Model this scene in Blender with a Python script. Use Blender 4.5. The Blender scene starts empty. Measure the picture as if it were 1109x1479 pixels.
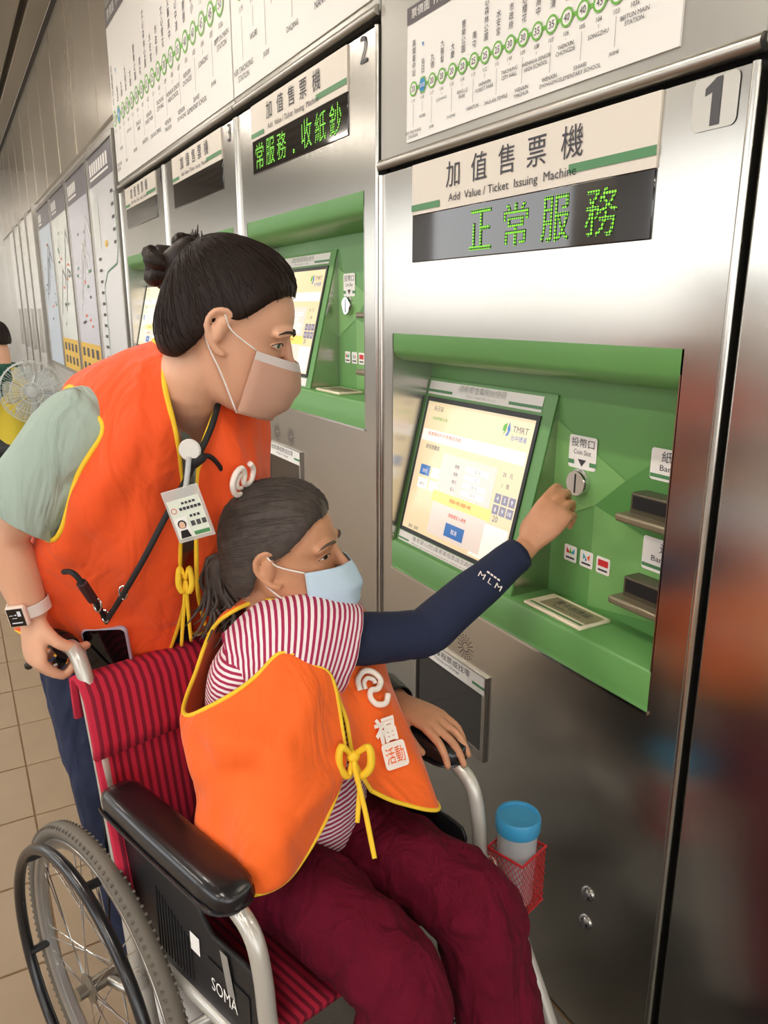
import bpy, bmesh, math, random
from mathutils import Vector, Matrix, noise
random.seed(7)
S = bpy.context.scene
COL = S.collection
V = Vector
PI = math.pi
# ---------------------------------------------------------------- camera (fitted to the wall's edges)
CAMP = V((0, -1, 1.5)); FPX = 1100.0
PT, YW, RL = math.radians(14.884), math.radians(29.234), math.radians(.127)
_h = V((-math.cos(YW), math.sin(YW), 0)); RT = V((math.sin(YW), math.cos(YW), 0)); _u = V((0, 0, 1))
FW = math.cos(PT) * _h - math.sin(PT) * _u; UP = math.sin(PT) * _h + math.cos(PT) * _u
cam = bpy.data.cameras.new('camera'); co = bpy.data.objects.new('camera', cam); COL.objects.link(co)
xr = math.cos(RL) * RT + math.sin(RL) * UP; yr = -math.sin(RL) * RT + math.cos(RL) * UP
co.matrix_world = Matrix(((xr.x, yr.x, -FW.x, CAMP.x), (xr.y, yr.y, -FW.y, CAMP.y), (xr.z, yr.z, -FW.z, CAMP.z), (0, 0, 0, 1)))
cam.sensor_fit = 'VERTICAL'; cam.sensor_height = 36; cam.lens = FPX / 1479 * 36; cam.clip_start = .02; cam.clip_end = 200
S.camera = co
def D(px, py, d):                                  # a point seen at pixel (px, py), d metres ahead of the lens
    x, y = px - 554.5, py - 739.5
    x, y = math.cos(RL) * x + math.sin(RL) * y, -math.sin(RL) * x + math.cos(RL) * y
    return CAMP + d * (RT * (x / FPX) - UP * (y / FPX) + FW)
# ---------------------------------------------------------------- sky, exposure
w = bpy.data.worlds.new('sky'); S.world = w; w.use_nodes = True
nt = w.node_tree; bg = nt.nodes['Background']
tc = nt.nodes.new('ShaderNodeTexCoord'); sp = nt.nodes.new('ShaderNodeSeparateXYZ'); mr = nt.nodes.new('ShaderNodeMapRange'); rp = nt.nodes.new('ShaderNodeValToRGB')
nt.links.new(tc.outputs['Generated'], sp.inputs[0]); nt.links.new(sp.outputs['Z'], mr.inputs['Value'])
mr.inputs['From Min'].default_value = -.1; mr.inputs['From Max'].default_value = .9
nt.links.new(mr.outputs[0], rp.inputs[0]); nt.links.new(rp.outputs[0], bg.inputs['Color'])
rp.color_ramp.elements[0].color = (1, .985, .95, 1); rp.color_ramp.elements[1].color = (.80, .88, 1, 1)
bg.inputs['Strength'].default_value = 1.6
S.view_settings.view_transform = 'Standard'; S.view_settings.look = 'None'; S.view_settings.exposure = 1.1; S.view_settings.gamma = 1
S.view_settings.use_curve_mapping = False
def lin(c):                                        # '#rrggbb' -> linear
    c = c.lstrip('#'); o = []
    for i in (0, 2, 4):
        v = int(c[i:i+2], 16) / 255; o.append(v / 12.92 if v <= .04045 else ((v + .055) / 1.055) ** 2.4)
    return (*o, 1)
# ---------------------------------------------------------------- materials
MATS = {}
def mat(name, col, rough=.6, metal=0, var=0, crease=0, cscale=9, vscale=20, bump=0, bscale=200, emit=0, trans=0, aniso=0, coat=0, stretch=None, sheen=0, alpha=1, sss=0, bdist=.002):
    if name in MATS: return MATS[name]
    m = bpy.data.materials.new(name); m.use_nodes = True; n = m.node_tree; b = n.nodes['Principled BSDF']
    c = lin(col) if isinstance(col, str) else (*col, 1)
    b.inputs['Base Color'].default_value = c; b.inputs['Roughness'].default_value = rough; b.inputs['Metallic'].default_value = metal
    if emit: b.inputs['Emission Color'].default_value = c; b.inputs['Emission Strength'].default_value = emit
    if trans: b.inputs['Transmission Weight'].default_value = trans
    if aniso: b.inputs['Anisotropic'].default_value = aniso
    if coat: b.inputs['Coat Weight'].default_value = coat
    if sheen: b.inputs['Sheen Weight'].default_value = sheen
    if alpha < 1: b.inputs['Alpha'].default_value = alpha
    if sss: b.inputs['Subsurface Weight'].default_value = sss; b.inputs['Subsurface Radius'].default_value = (.012, .005, .003); b.inputs['Subsurface Scale'].default_value = .6
    if var or bump or crease:
        t = n.nodes.new('ShaderNodeTexCoord'); mp = n.nodes.new('ShaderNodeMapping')
        n.links.new(t.outputs['Object'], mp.inputs[0])
        if stretch: mp.inputs['Scale'].default_value = stretch
    if var:
        nz = n.nodes.new('ShaderNodeTexNoise'); nz.inputs['Scale'].default_value = vscale; nz.inputs['Detail'].default_value = 5
        n.links.new(mp.outputs[0], nz.inputs['Vector'])
        mx = n.nodes.new('ShaderNodeMix'); mx.data_type = 'RGBA'
        mx.inputs['A'].default_value = tuple(max(0, x * (1 - var)) for x in c[:3]) + (1,); mx.inputs['B'].default_value = tuple(min(1, x * (1 + var)) for x in c[:3]) + (1,)
        n.links.new(nz.outputs['Fac'], mx.inputs['Factor']); n.links.new(mx.outputs['Result'], b.inputs['Base Color'])
    if bump:
        nb = n.nodes.new('ShaderNodeTexNoise'); nb.inputs['Scale'].default_value = bscale; nb.inputs['Detail'].default_value = 3
        n.links.new(mp.outputs[0], nb.inputs['Vector'])
        bp = n.nodes.new('ShaderNodeBump'); bp.inputs['Strength'].default_value = bump; bp.inputs['Distance'].default_value = bdist
        n.links.new(nb.outputs['Fac'], bp.inputs['Height']); n.links.new(bp.outputs[0], b.inputs['Normal'])
        if crease:                                   # soft cloth creases under the weave
            nc = n.nodes.new('ShaderNodeTexNoise'); nc.inputs['Scale'].default_value = cscale; nc.inputs['Detail'].default_value = 2.5; nc.inputs['Distortion'].default_value = 1.4; nc.inputs['Roughness'].default_value = .45
            m2 = n.nodes.new('ShaderNodeMapping'); m2.inputs['Scale'].default_value = (1.6, 1.6, .7); m2.inputs['Rotation'].default_value = (.3, .5, .2); n.links.new(t.outputs['Object'], m2.inputs[0]); n.links.new(m2.outputs[0], nc.inputs['Vector'])
            b2 = n.nodes.new('ShaderNodeBump'); b2.inputs['Strength'].default_value = crease; b2.inputs['Distance'].default_value = .03
            n.links.new(nc.outputs['Fac'], b2.inputs['Height']); n.links.new(b2.outputs[0], bp.inputs['Normal'])
    MATS[name] = m; return m
def stripes(name, c1, c2, freq, rough=.8, duty=.5, attr='s', bump=0):   # stripes run across the loft coordinate 's'
    m = mat(name, c1, rough); n = m.node_tree; b = n.nodes['Principled BSDF']
    a = n.nodes.new('ShaderNodeAttribute'); a.attribute_name = attr
    mu = n.nodes.new('ShaderNodeMath'); mu.operation = 'MULTIPLY'; mu.inputs[1].default_value = freq; n.links.new(a.outputs['Fac'], mu.inputs[0])
    fr = n.nodes.new('ShaderNodeMath'); fr.operation = 'FRACT'; n.links.new(mu.outputs[0], fr.inputs[0])
    rp = n.nodes.new('ShaderNodeValToRGB'); e = rp.color_ramp.elements
    e[0].position = duty - .04; e[0].color = lin(c1); e[1].position = duty + .04; e[1].color = lin(c2); n.links.new(fr.outputs[0], rp.inputs[0])
    n.links.new(rp.outputs[0], b.inputs['Base Color'])
    if bump:
        bp = n.nodes.new('ShaderNodeBump'); bp.inputs['Strength'].default_value = bump; bp.inputs['Distance'].default_value = .003
        sn = n.nodes.new('ShaderNodeMath'); sn.operation = 'PINGPONG'; sn.inputs[1].default_value = .5; n.links.new(fr.outputs[0], sn.inputs[0])
        n.links.new(sn.outputs[0], bp.inputs['Height']); n.links.new(bp.outputs[0], b.inputs['Normal'])
    return m
STEEL = mat('brushed_steel', '#c9c6bf', .22, 1, var=.05, vscale=8, bump=.06, bscale=60, stretch=(60, 60, 1), aniso=.4)
STEELD = mat('satin_steel', '#b9b5ad', .35, 1)
CHROME = mat('polished_metal', '#d8d8d8', .12, 1)
WHITE = mat('white_print', '#f1efea', .45)
INK = mat('dark_print', '#34323c', .5)
INKG = mat('grey_print', '#4a484c', .5)
BLACK = mat('black_plastic', '#141416', .4)
GAP = mat('shadow_gap_black', '#0b0b0c', .7)
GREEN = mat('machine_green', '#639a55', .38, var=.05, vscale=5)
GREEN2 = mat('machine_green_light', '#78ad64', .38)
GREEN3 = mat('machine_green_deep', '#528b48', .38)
BARG = mat('sign_green', '#4f8a5a', .45)
# ---------------------------------------------------------------- mesh helpers
class MB:
    def __init__(s): s.v = []; s.f = []; s.a = []
    def add(s, vs, fs, at=None):
        o = len(s.v); s.v += [V(p) for p in vs]; s.f += [tuple(i + o for i in f) for f in fs]
        s.a += list(at) if at else [0.0] * len(vs); return s
    def box(s, lo, hi, M=None):
        p = [V((x, y, z)) for x in (lo[0], hi[0]) for y in (lo[1], hi[1]) for z in (lo[2], hi[2])]
        if M: p = [M @ q for q in p]
        return s.add(p, [(0, 1, 3, 2), (4, 6, 7, 5), (0, 4, 5, 1), (2, 3, 7, 6), (0, 2, 6, 4), (1, 5, 7, 3)])
    def prism(s, poly, fr, d0, d1):                 # poly (a, b) in frame (o, x, y, n) extruded d0..d1 along n
        o, x, y, n = fr; k = len(poly)
        vs = [o + x * a + y * b + n * d for d in (d0, d1) for a, b in poly]
        return s.add(vs, [tuple(range(k - 1, -1, -1)), tuple(range(k, 2 * k))] + [(i, (i + 1) % k, k + (i + 1) % k, k + i) for i in range(k)])
    def loft(s, rings, cap=True, closed=True, at=None, wrap=False):
        n = len(rings[0]); m = len(rings); vs = [p for r in rings for p in r]; fs = []
        for i in range(m if wrap else m - 1):
            for j in range(n if closed else n - 1):
                k = (j + 1) % n; i2 = (i + 1) % m
                fs.append((i * n + j, i * n + k, i2 * n + k, i2 * n + j))
        if cap and closed and not wrap: fs += [tuple(range(n - 1, -1, -1)), tuple(range((m - 1) * n, m * n))]
        aa = [a for a in at for _ in range(n)] if at else None
        return s.add(vs, fs, aa)
    def tube(s, pts, r, seg=10, closed=False, cap=True, sm=0):
        pts = [V(p) for p in pts]
        if sm: pts, r = resample(pts, r, sm, closed)
        k = len(pts); rr = r if isinstance(r, (list, tuple)) else [r] * k
        rings = []; ref = None
        for i in range(k):
            t = (pts[(i + 1) % k] - pts[i - 1]) if (closed or 0 < i < k - 1) else (pts[1] - pts[0] if i == 0 else pts[-1] - pts[-2])
            t = t.normalized()
            if ref is None: ref = t.orthogonal().normalized()
            ref = (ref - t * ref.dot(t)).normalized(); b = t.cross(ref)
            rings.append([pts[i] + (ref * math.cos(q) + b * math.sin(q)) * rr[i] for q in [2 * PI * j / seg for j in range(seg)]])
        acc = [0.0]
        for i in range(1, k): acc.append(acc[-1] + (pts[i] - pts[i - 1]).length)
        return s.loft(rings, cap, True, acc, wrap=closed)
    def lathe(s, prof, fr, seg=24, cap=True):        # prof: (radius, height) along n of frame
        o, x, y, n = fr
        return s.loft([[o + n * h + (x * math.cos(q) + y * math.sin(q)) * r for q in [2 * PI * j / seg for j in range(seg)]] for r, h in prof], cap)
    def grid(s, rows, at=None): return s.loft(rows, False, False, at)
    def build(s, name, m, parent=None, smooth=True, bevel=0, solid=0, sub=0, angle=40, bseg=2, off=0):
        me = bpy.data.meshes.new(name); me.from_pydata([tuple(p) for p in s.v], [], s.f)
        if any(s.a): me.attributes.new('s', 'FLOAT', 'POINT').data.foreach_set('value', s.a)
        bm = bmesh.new(); bm.from_mesh(me); bmesh.ops.recalc_face_normals(bm, faces=bm.faces); bm.to_mesh(me); bm.free()
        ob = bpy.data.objects.new(name, me); COL.objects.link(ob); me.materials.append(m)
        if parent: ob.parent = parent
        if solid: q = ob.modifiers.new('solid', 'SOLIDIFY'); q.thickness = solid; q.offset = off
        if bevel: q = ob.modifiers.new('bevel', 'BEVEL'); q.width = bevel; q.segments = bseg; q.limit_method = 'ANGLE'
        if sub: q = ob.modifiers.new('sub', 'SUBSURF'); q.levels = sub; q.render_levels = sub
        if smooth: me.shade_smooth() if (sub or angle >= 180) else (me.shade_smooth(), me.set_sharp_from_angle(angle=math.radians(angle)))
        return ob
def crom(p, t, closed=False):
    n = len(p); i = int(math.floor(t)); u = t - i
    if not closed: i = min(max(i, 0), n - 2); u = t - i
    g = (lambda k: p[k % n]) if closed else (lambda k: p[min(max(k, 0), n - 1)])
    a, b, c, d = g(i - 1), g(i), g(i + 1), g(i + 2)
    return .5 * ((2 * b) + (c - a) * u + (2 * a - 5 * b + 4 * c - d) * u * u + (3 * b - a - 3 * c + d) * u * u * u)
def resample(pts, r, n, closed=False):
    k = len(pts); m = (k if closed else k - 1) * n
    ts = [i / n for i in range(m if closed else m + 1)]
    rr = [max(1e-4, crom(list(r), t, closed)) for t in ts] if isinstance(r, (list, tuple)) else r
    return [crom(pts, t, closed) for t in ts], rr
def frame(o, x, y): x = V(x).normalized(); y = V(y).normalized(); return (V(o), x, y, x.cross(y))
def tag(o, label, cat, group=None):
    o['label'] = label; o['category'] = cat
    if group: o['group'] = group
    return o
def thing(name, label, cat, loc=(0, 0, 0), group=None):
    o = bpy.data.objects.new(name, None); COL.objects.link(o); o.empty_display_size = .05; BASE[o.name] = V(loc)
    return tag(o, label, cat, group)
BASE = {}
def struct(o): o['kind'] = 'structure'; return o
def text_mesh(st, fr, x, y, h, w=None, align='C', lift=.001, vertical=False, stretch=None, mb=None, bold=0):
    """flat lettering: cap/glyph height h (frame units), optional total width w"""
    if vertical:
        for i, ch in enumerate(st): text_mesh(ch, fr, x, y - i * h * 1.12, h, align='C', lift=lift, mb=mb, bold=bold)
        return
    c = bpy.data.curves.new('t', 'FONT'); c.body = st; c.size = 1; c.resolution_u = 2; c.offset = 0 if any(q in st for q in 'MWNK') else bold
    o = bpy.data.objects.new('t', c); COL.objects.link(o)
    me = o.to_mesh(); vs = [v.co.copy() for v in me.vertices]; fs = [tuple(p.vertices) for p in me.polygons]; o.to_mesh_clear()
    bpy.data.objects.remove(o); bpy.data.curves.remove(c)
    if not vs: return
    x0, x1 = min(v.x for v in vs), max(v.x for v in vs); y0, y1 = min(v.y for v in vs), max(v.y for v in vs)
    sy = h / max(1e-6, (y1 - y0)); sx = w / (x1 - x0) if w else sy * (stretch or 1)
    ox = {'C': -(x0 + x1) / 2, 'L': -x0, 'R': -x1}[align]
    O, X, Y, N = fr
    mb.add([O + X * (x + (v.x + ox) * sx) + Y * (y + (v.y - y0) * sy) + N * lift for v in vs], fs)
SPLIT = [True]
class Print:                                         # flat print on one face, one mesh for each ink
    def __init__(s, fr, split=None): s.fr = fr; s.m = []; s.split = SPLIT[0] if split is None else split
    def mb(s, m):                                    # a mesh for each piece, or one for each ink where the pieces are tiny
        if not s.split:
            for q in s.m:
                if q[0] is m: return q[1]
        s.m.append((m, MB())); return s.m[-1][1]
    def rect(s, m, x0, y0, x1, y1, lift=.001, r=0):
        if r:
            p = []
            for cx, cy, a in ((x1 - r, y1 - r, 0), (x0 + r, y1 - r, 90), (x0 + r, y0 + r, 180), (x1 - r, y0 + r, 270)):
                p += [(cx + r * math.cos(math.radians(a + q)), cy + r * math.sin(math.radians(a + q))) for q in (0, 30, 60, 90)]
        else: p = [(x0, y0), (x1, y0), (x1, y1), (x0, y1)]
        return s.poly(m, p, lift)
    def poly(s, m, p, lift=.001):
        o, x, y, n = s.fr; s.mb(m).add([o + x * a + y * b + n * lift for a, b in p], [tuple(range(len(p)))])
    def ring(s, m, x, y, r0, r1, lift=.001, seg=20, sy=1):
        o, X, Y, n = s.fr
        s.mb(m).add([o + X * (x + r * math.cos(q)) + Y * (y + sy * r * math.sin(q)) + n * lift for r in (r0, r1) for q in [2 * PI * i / seg for i in range(seg)]], [(i, (i + 1) % seg, seg + (i + 1) % seg, seg + i) for i in range(seg)])
    def disc(s, m, x, y, r, lift=.001, seg=20): s.poly(m, [(x + r * math.cos(2 * PI * i / seg), y + r * math.sin(2 * PI * i / seg)) for i in range(seg)], lift)
    def line(s, m, pts, wd, lift=.001):
        for (a, b), (c, d) in zip(pts, pts[1:]):
            t = V((c - a, d - b)).normalized() * wd / 2; s.poly(m, [(a + t.y, b - t.x), (c + t.y, d - t.x), (c - t.y, d + t.x), (a - t.y, b + t.x)], lift)
    def text(s, m, st, x, y, h, **k): text_mesh(st, s.fr, x, y, h, mb=s.mb(m), **k)
    def build(s, parent, names=None):
        r = []
        for m, b in s.m:
            if not b.v: continue
            r.append(b.build((names or {}).get(m.name, 'print'), m, parent, smooth=False))
            if not s.split: r[-1]['kind'] = 'stuff'
        return r
# ================================================================= THE SETTING
TILE = mat('tan_floor_tile', '#937d63', .42, var=.14, vscale=6, bump=.25, bscale=45, bdist=.001)
GROUT = mat('floor_grout', '#7d6144', .8, var=.1)
fl = struct(MB().box((-30, -5.2, -.1), (8, .6, -.003)).build('floor', GROUT, smooth=False))
tm = MB().box((-.147, -.147, -.01), (.147, .147, 0)).build('tile', TILE, fl, bevel=.002)
first = True
for i in range(-22, 5):
    for j in range(0, 7):
        o = tm if first else tm.copy()
        if not first: COL.objects.link(o)
        first = False
        o.location = (-2.28 + .15 + .3 * i, -.945 + .15 + .3 * (j - 6), 0)
        o.rotation_euler = (0, 0, random.choice((0, PI / 2, PI, -PI / 2)) if j < 6 else random.choice((0, PI)))
        if j == 6: o.location.y = -.845; o.scale = (1, .667, 1)
# the rest of the floor beyond the single tiles: a joined field
far = MB()
for i in range(-60, -22):
    for j in range(0, 6): c = (-2.28 + .15 + .3 * i, -.945 + .15 + .3 * (j - 6)); far.box((c[0] - .147, c[1] - .147, -.01), (c[0] + .147, c[1] + .147, 0))
for i in range(-60, 30):
    for j in range(-7, 0): c = (-2.28 + .15 + .3 * i, -.945 + .15 + .3 * (j - 6)); far.box((c[0] - .147, c[1] - .147, -.01), (c[0] + .147, c[1] + .147, 0))
o = far.build('tile_field', TILE, fl, smooth=False); o['kind'] = 'stuff'
GRAN = mat('dark_speckled_granite', '#5e5950', .38, var=.75, vscale=260)
sb = MB().box((-.298, -.37, -.01), (.298, .37, 0)).build('granite_slab', GRAN, fl, bevel=.0015)
for i in range(-22, 6):                              # dark granite border along the machines
    o = sb if i == -22 else sb.copy()
    if i > -22: COL.objects.link(o)
    o.location = (-2.28 + .6 * i + .3, -.374, 0)
gr = struct(MB().box((-60, -60, -.2), (40, -5.2, -.02)).build('ground', mat('pavement', '#6b6257', .9, var=.15, vscale=1), smooth=False))
# wall behind the cabinets, fascia over the posters
PANELW = mat('pale_enamel_wall', '#d9d6cf', .22, .55, bump=.12, bscale=3, bdist=.02)
FASCIA = mat('beige_gloss_fascia', '#c9c0b2', .2, .45, bump=.15, bscale=2.2, bdist=.03)
struct(MB().box((-30, .55, 0), (8, .75, 3.75)).build('wall_back', PANELW, smooth=False))
fs_ = struct(MB().box((-30, .02, 2.62), (-5.02, .5, 3.72)).build('wall_fascia', FASCIA, smooth=False))
for k in range(14):
    x = -5.6 - k * .95; MB().box((x, .016, 2.62), (x + .004, .03, 3.72)).build('panel_joint', FASCIA, fs_, smooth=False)
struct(MB().box((-5.02, .46, 1.9), (8, .54, 3.72)).build('wall_upper', FASCIA, smooth=False))
struct(MB().box((-30, .04, 0), (-5.02, .5, 2.62)).build('wall_poster', PANELW, smooth=False))
ceil = struct(MB().box((-30, -5.3, 3.86), (8, .6, 4.0)).build('ceiling', mat('ceiling_dark', '#8d877d', .7), smooth=False))
SLAT = mat('ceiling_slat_metal', '#b9b2a4', .3, .5)
sl = MB().box((-30, -.075, 3.72), (8, .075, 3.80)).build('slat', SLAT, ceil, bevel=.01)
for k in range(26):
    o = sl if k == 0 else sl.copy()
    if k: COL.objects.link(o)
    o.location = (0, -.09 - .2 * k, 0)
LAMP = mat('warm_lamp_glow', '#fff5e8', .5, emit=38)
for k, x in enumerate((-9.5, -6.2, -2.9, .4, 3.7)):
    for j, y in enumerate((-1.6, -3.9)):
        t = thing('ceiling_lamp', 'recessed linear ceiling lamp between the metal slats', 'lamp', (x, y, 3.66), 'linear ceiling lamps')
        MB().box((x - .6, y - .09, 3.69), (x + .6, y + .09, 3.74)).build('housing', STEELD, t, bevel=.005)
        MB().box((x - .57, y - .06, 3.683), (x + .57, y + .06, 3.70)).build('diffuser', LAMP, t)
# open colonnade on the street side
COLM = mat('column_grey', '#cfccc6', .4, var=.05)
for k, x in enumerate((-14, -10, -6, -2, 2, 6)):
    struct(MB().box((x - .3, -5.25, 0), (x + .3, -4.7, 3.72)).build('trim_%d' % (k + 1), COLM, bevel=.03))
struct(MB().box((-30, -5.3, 2.95), (8, -4.95, 3.86)).build('trim_7', mat('lintel_dark', '#6a655e', .5), smooth=False))
struct(MB().box((-40, -12.3, 0), (30, -12, 1.25)).build('wall_street', mat('street_wall_tan', '#6a5b4a', .85, var=.2, vscale=2), smooth=False))
# end wall far down the hall with glossy doors
ew = struct(MB().box((-15.2, -5.2, 0), (-15, .5, 3.86)).build('wall_end', PANELW, smooth=False))
for k in range(8):
    y = -.35 - .55 * k; MB().box((-15.0, y - .012, 0), (-14.97, y + .012, 3.2)).build('panel_joint', STEELD, ew, smooth=False)
for k, x in enumerate((-9.62, -10.5, -11.4, -12.3)):
    t = struct(MB().box((x - .8, -.02, .05), (x - .03, .05, 2.55)).build('door_%d' % (k + 1), mat('door_steel', '#dad8d3', .16, .8), bevel=.006))
    MB().box((x - .42, -.045, 1.0), (x - .39, -.018, 1.5)).build('handle', STEELD, t, bevel=.004)
    MB().box((x - .025, -.03, 0), (x + .0, .05, 2.6)).build('door_frame', STEELD, t, smooth=False)
# ================================================================= TICKET MACHINES
WM = 1.0668; X0 = -.7456
LEDG = mat('led_green', '#8dff2a', .5, emit=1.1)
n_ = LEDG.node_tree; b_ = n_.nodes['Principled BSDF']   # dot-matrix: lit only in dots
t_ = n_.nodes.new('ShaderNodeTexCoord'); m_ = n_.nodes.new('ShaderNodeVectorMath'); m_.operation = 'MULTIPLY'; m_.inputs[1].default_value = (160, 0, 160)
n_.links.new(t_.outputs['Object'], m_.inputs[0]); f_ = n_.nodes.new('ShaderNodeVectorMath'); f_.operation = 'FRACTION'; n_.links.new(m_.outputs[0], f_.inputs[0])
d_ = n_.nodes.new('ShaderNodeVectorMath'); d_.operation = 'DISTANCE'; d_.inputs[1].default_value = (.5, 0, .5); n_.links.new(f_.outputs[0], d_.inputs[0])
l_ = n_.nodes.new('ShaderNodeMath'); l_.operation = 'LESS_THAN'; l_.inputs[1].default_value = .36; n_.links.new(d_.outputs['Value'], l_.inputs[0])
k_ = n_.nodes.new('ShaderNodeMath'); k_.operation = 'MULTIPLY'; k_.inputs[1].default_value = .4; n_.links.new(l_.outputs[0], k_.inputs[0]); n_.links.new(k_.outputs[0], b_.inputs['Emission Strength'])
x_ = n_.nodes.new('ShaderNodeMix'); x_.data_type = 'RGBA'; x_.inputs['A'].default_value = (.01, .01, .01, 1); x_.inputs['B'].default_value = lin('#6fd020'); n_.links.new(l_.outputs[0], x_.inputs['Factor']); n_.links.new(x_.outputs['Result'], b_.inputs['Base Color'])
LEDGLASS = mat('led_dark_glass', '#1a1616', .05)
LEDGLASS.node_tree.nodes['Principled BSDF'].inputs['IOR'].default_value = 1.75
SIGNB = mat('sign_cream', '#e2dacd', .4)
SCRB = mat('screen_beige', '#efdcb4', .12, emit=0.140); SCRP = mat('screen_popup', '#eadcd2', .12, emit=0.150); SCRW = mat('screen_white', '#fbf6ec', .12, emit=0.175)
SCRY = mat('screen_yellow', '#f7e27c', .12, emit=0.150); SCRBL = mat('screen_blue', '#3f78c0', .12, emit=0.100); SCRG = mat('screen_lilac', '#8d8ba6', .12, emit=0.075)
SCRR = mat('screen_red_text', '#d8502f', .2, emit=0.075); SCRT = mat('screen_grey_text', '#6a6a78', .2, emit=0.025); SCRLG = mat('screen_green', '#5cb531', .2, emit=0.075)
RED = mat('red_print', '#d22a2e', .45); TEAL = mat('teal_print', '#2aa7b4', .45); ORP = mat('orange_print', '#ee6a2d', .45)
def swall(Y): return frame((0, Y, 0), (1, 0, 0), (0, 0, 1))
def machine(k, number, ledtext):
    xl = X0 - WM * k; up = 0 if k == 1 else .36; us = 0 if k == 1 else .339
    ttl = {1: 'low ticket machine bearing number 1 that the seated person reaches into', 2: 'ticket machine bearing number 2 next to the low machine', 3: 'ticket machine bearing number 3 partly hidden by the standing person', 4: 'ticket machine bearing number 4 beside the poster wall'}[k]
    T = thing('ticket_machine', ttl, 'ticket machine', (xl + WM / 2, 0, 0), 'stainless ticket machines')
    X = lambda a: xl + a
    SPLIT[0] = k < 3
    gt, gb = 1.4415 + up, .812 + up; top = 1.8246 + us
    g = .004
    b = MB()                                          # steel cabinet with the opening left free
    b.box((X(g), 0, 0), (X(.071), .5, top)); b.box((X(.981), 0, 0), (X(WM - g), .5, top))
    b.box((X(.071), 0, gt), (X(.981), .5, top)); b.box((X(.071), 0, 0), (X(.981), .5, gb)); b.box((X(.071), .13, gb), (X(.981), .5, gt))
    b.build('cabinet', STEEL, T, smooth=False)
    # rounded vertical edge
    for a in (g + .006, WM - g - .006):
        MB().tube([(X(a), -.001, .0), (X(a), -.001, top)], .007, 10).build('edge_trim', STEEL, T)
    # top sign
    s = MB().box((X(.165), -.004, 1.715 + us), (X(.897), .002, top)).build('sign_board', SIGNB, T, smooth=False)
    P = Print(swall(-.0045)); x = X(0)
    P.text(INK, '加', x + .335, 1.758 + us, .052); P.text(INK, '值', x + .43, 1.758 + us, .054); P.text(INK, '售', x + .52, 1.758 + us, .054); P.text(INK, '票', x + .61, 1.758 + us, .052); P.text(INK, '機', x + .705, 1.758 + us, .054)
    P.text(INK, 'Add  Value / Ticket  Issuing  Machine', x + .52, 1.724 + us, .021, w=.40, bold=.008)
    P.rect(BARG, x + .165, 1.723 + us, x + .285, 1.737 + us); P.rect(BARG, x + .70, 1.733 + us, x + .897, 1.748 + us)
    P.build(s, {INK.name: 'lettering', BARG.name: 'green_bar'})
    d = MB().box((X(.165), -.003, 1.609 + us), (X(.897), .004, 1.715 + us)).build('led_display', LEDGLASS, T, bevel=.002)
    P = Print(swall(-.0036))
    for i, ch in enumerate(ledtext): P.text(LEDG, ch, x + {1: .44, 2: .235}.get(k, .3) + i * {1: .115, 2: .098}.get(k, .1), 1.622 + us, .08 if ch != '·' else .015, w=.075 if ch != '·' else .015, lift=.0006)
    if ledtext: P.build(d, {LEDG.name: 'led_lettering'})
    # number plate
    P = Print(swall(-.0008))
    if k == 1: P.rect(STEELD, x + .955, 1.752, x + 1.032, top - .002, r=.01)
    if k == 1: P.poly(INKG, [(x + .988, 1.757), (x + 1.004, 1.757), (x + 1.004, 1.82), (x + .994, 1.82), (x + .976, 1.808), (x + .976, 1.798), (x + .988, 1.802)], .0016)
    else: P.text(INKG, number, x + .985, 1.76 + us, .062, lift=.0016)
    P.build(T, {INKG.name: 'number', STEELD.name: 'number_plate'})
    # green recess
    h = MB(); pr = [(0, gt), (0, gt - .04), (.008, gt - .055), (.03, gt - .068), (.12, gt - .078), (.12, gt)]
    h.loft([[V((xx, a, z)) for a, z in pr] for xx in (X(.071), X(.981))]); h.build('hood', GREEN, T, angle=50)
    bk = MB().box((X(.071), .12, gb), (X(.981), .128, gt)).build('recess_back', GREEN, T, smooth=False)
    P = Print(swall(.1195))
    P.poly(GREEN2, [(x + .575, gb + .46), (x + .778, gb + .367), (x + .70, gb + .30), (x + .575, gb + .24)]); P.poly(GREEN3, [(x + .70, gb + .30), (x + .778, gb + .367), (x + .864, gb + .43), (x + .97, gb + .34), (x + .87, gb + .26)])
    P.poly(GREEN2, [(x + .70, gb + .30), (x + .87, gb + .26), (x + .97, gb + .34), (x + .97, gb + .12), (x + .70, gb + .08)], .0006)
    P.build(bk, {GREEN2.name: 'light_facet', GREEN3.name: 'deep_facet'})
    for a in (.071, .981): MB().box((X(a) - .002, 0, gb + .077), (X(a) + .002, .12, gt)).build('recess_cheek', STEEL, T, smooth=False)
    lg = MB(); pr = [(0, gb), (0, gb + .07), (.006, gb + .077), (.12, gb + .077), (.12, gb)]
    lg.loft([[V((xx, a, z)) for a, z in pr] for xx in (X(.071), X(.981))]); lg.build('ledge', GREEN, T, angle=50)
    MB().box((X(.068), -.004, gb - .005), (X(.984), .003, gb + .001)).build('ledge_trim', CHROME, T)
    # slanted screen housing
    zt, zb = gb + .513, gb + .077; Yt, Yb = .12, .015
    wd = MB().loft([[V((xx, Yt, zt)), V((xx, Yb, zb)), V((xx, .12, zb))] for xx in (X(.074), X(.575))]).build('screen_housing', STEEL, T, smooth=False)
    fr = frame((X(0), Yt, zt), (1, 0, 0), (0, Yt - Yb, zt - zb))   # y runs up the slope from the top edge (negative = down)
    L = math.hypot(Yt - Yb, zt - zb)
    MB().prism([(.074, -L), (.575, -L), (.575, 0), (.074, 0)], fr, -.001, .004).build('housing_front', GREEN, wd, smooth=False)
    P = Print((fr[0] + fr[3] * .004, *fr[1:]))
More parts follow.
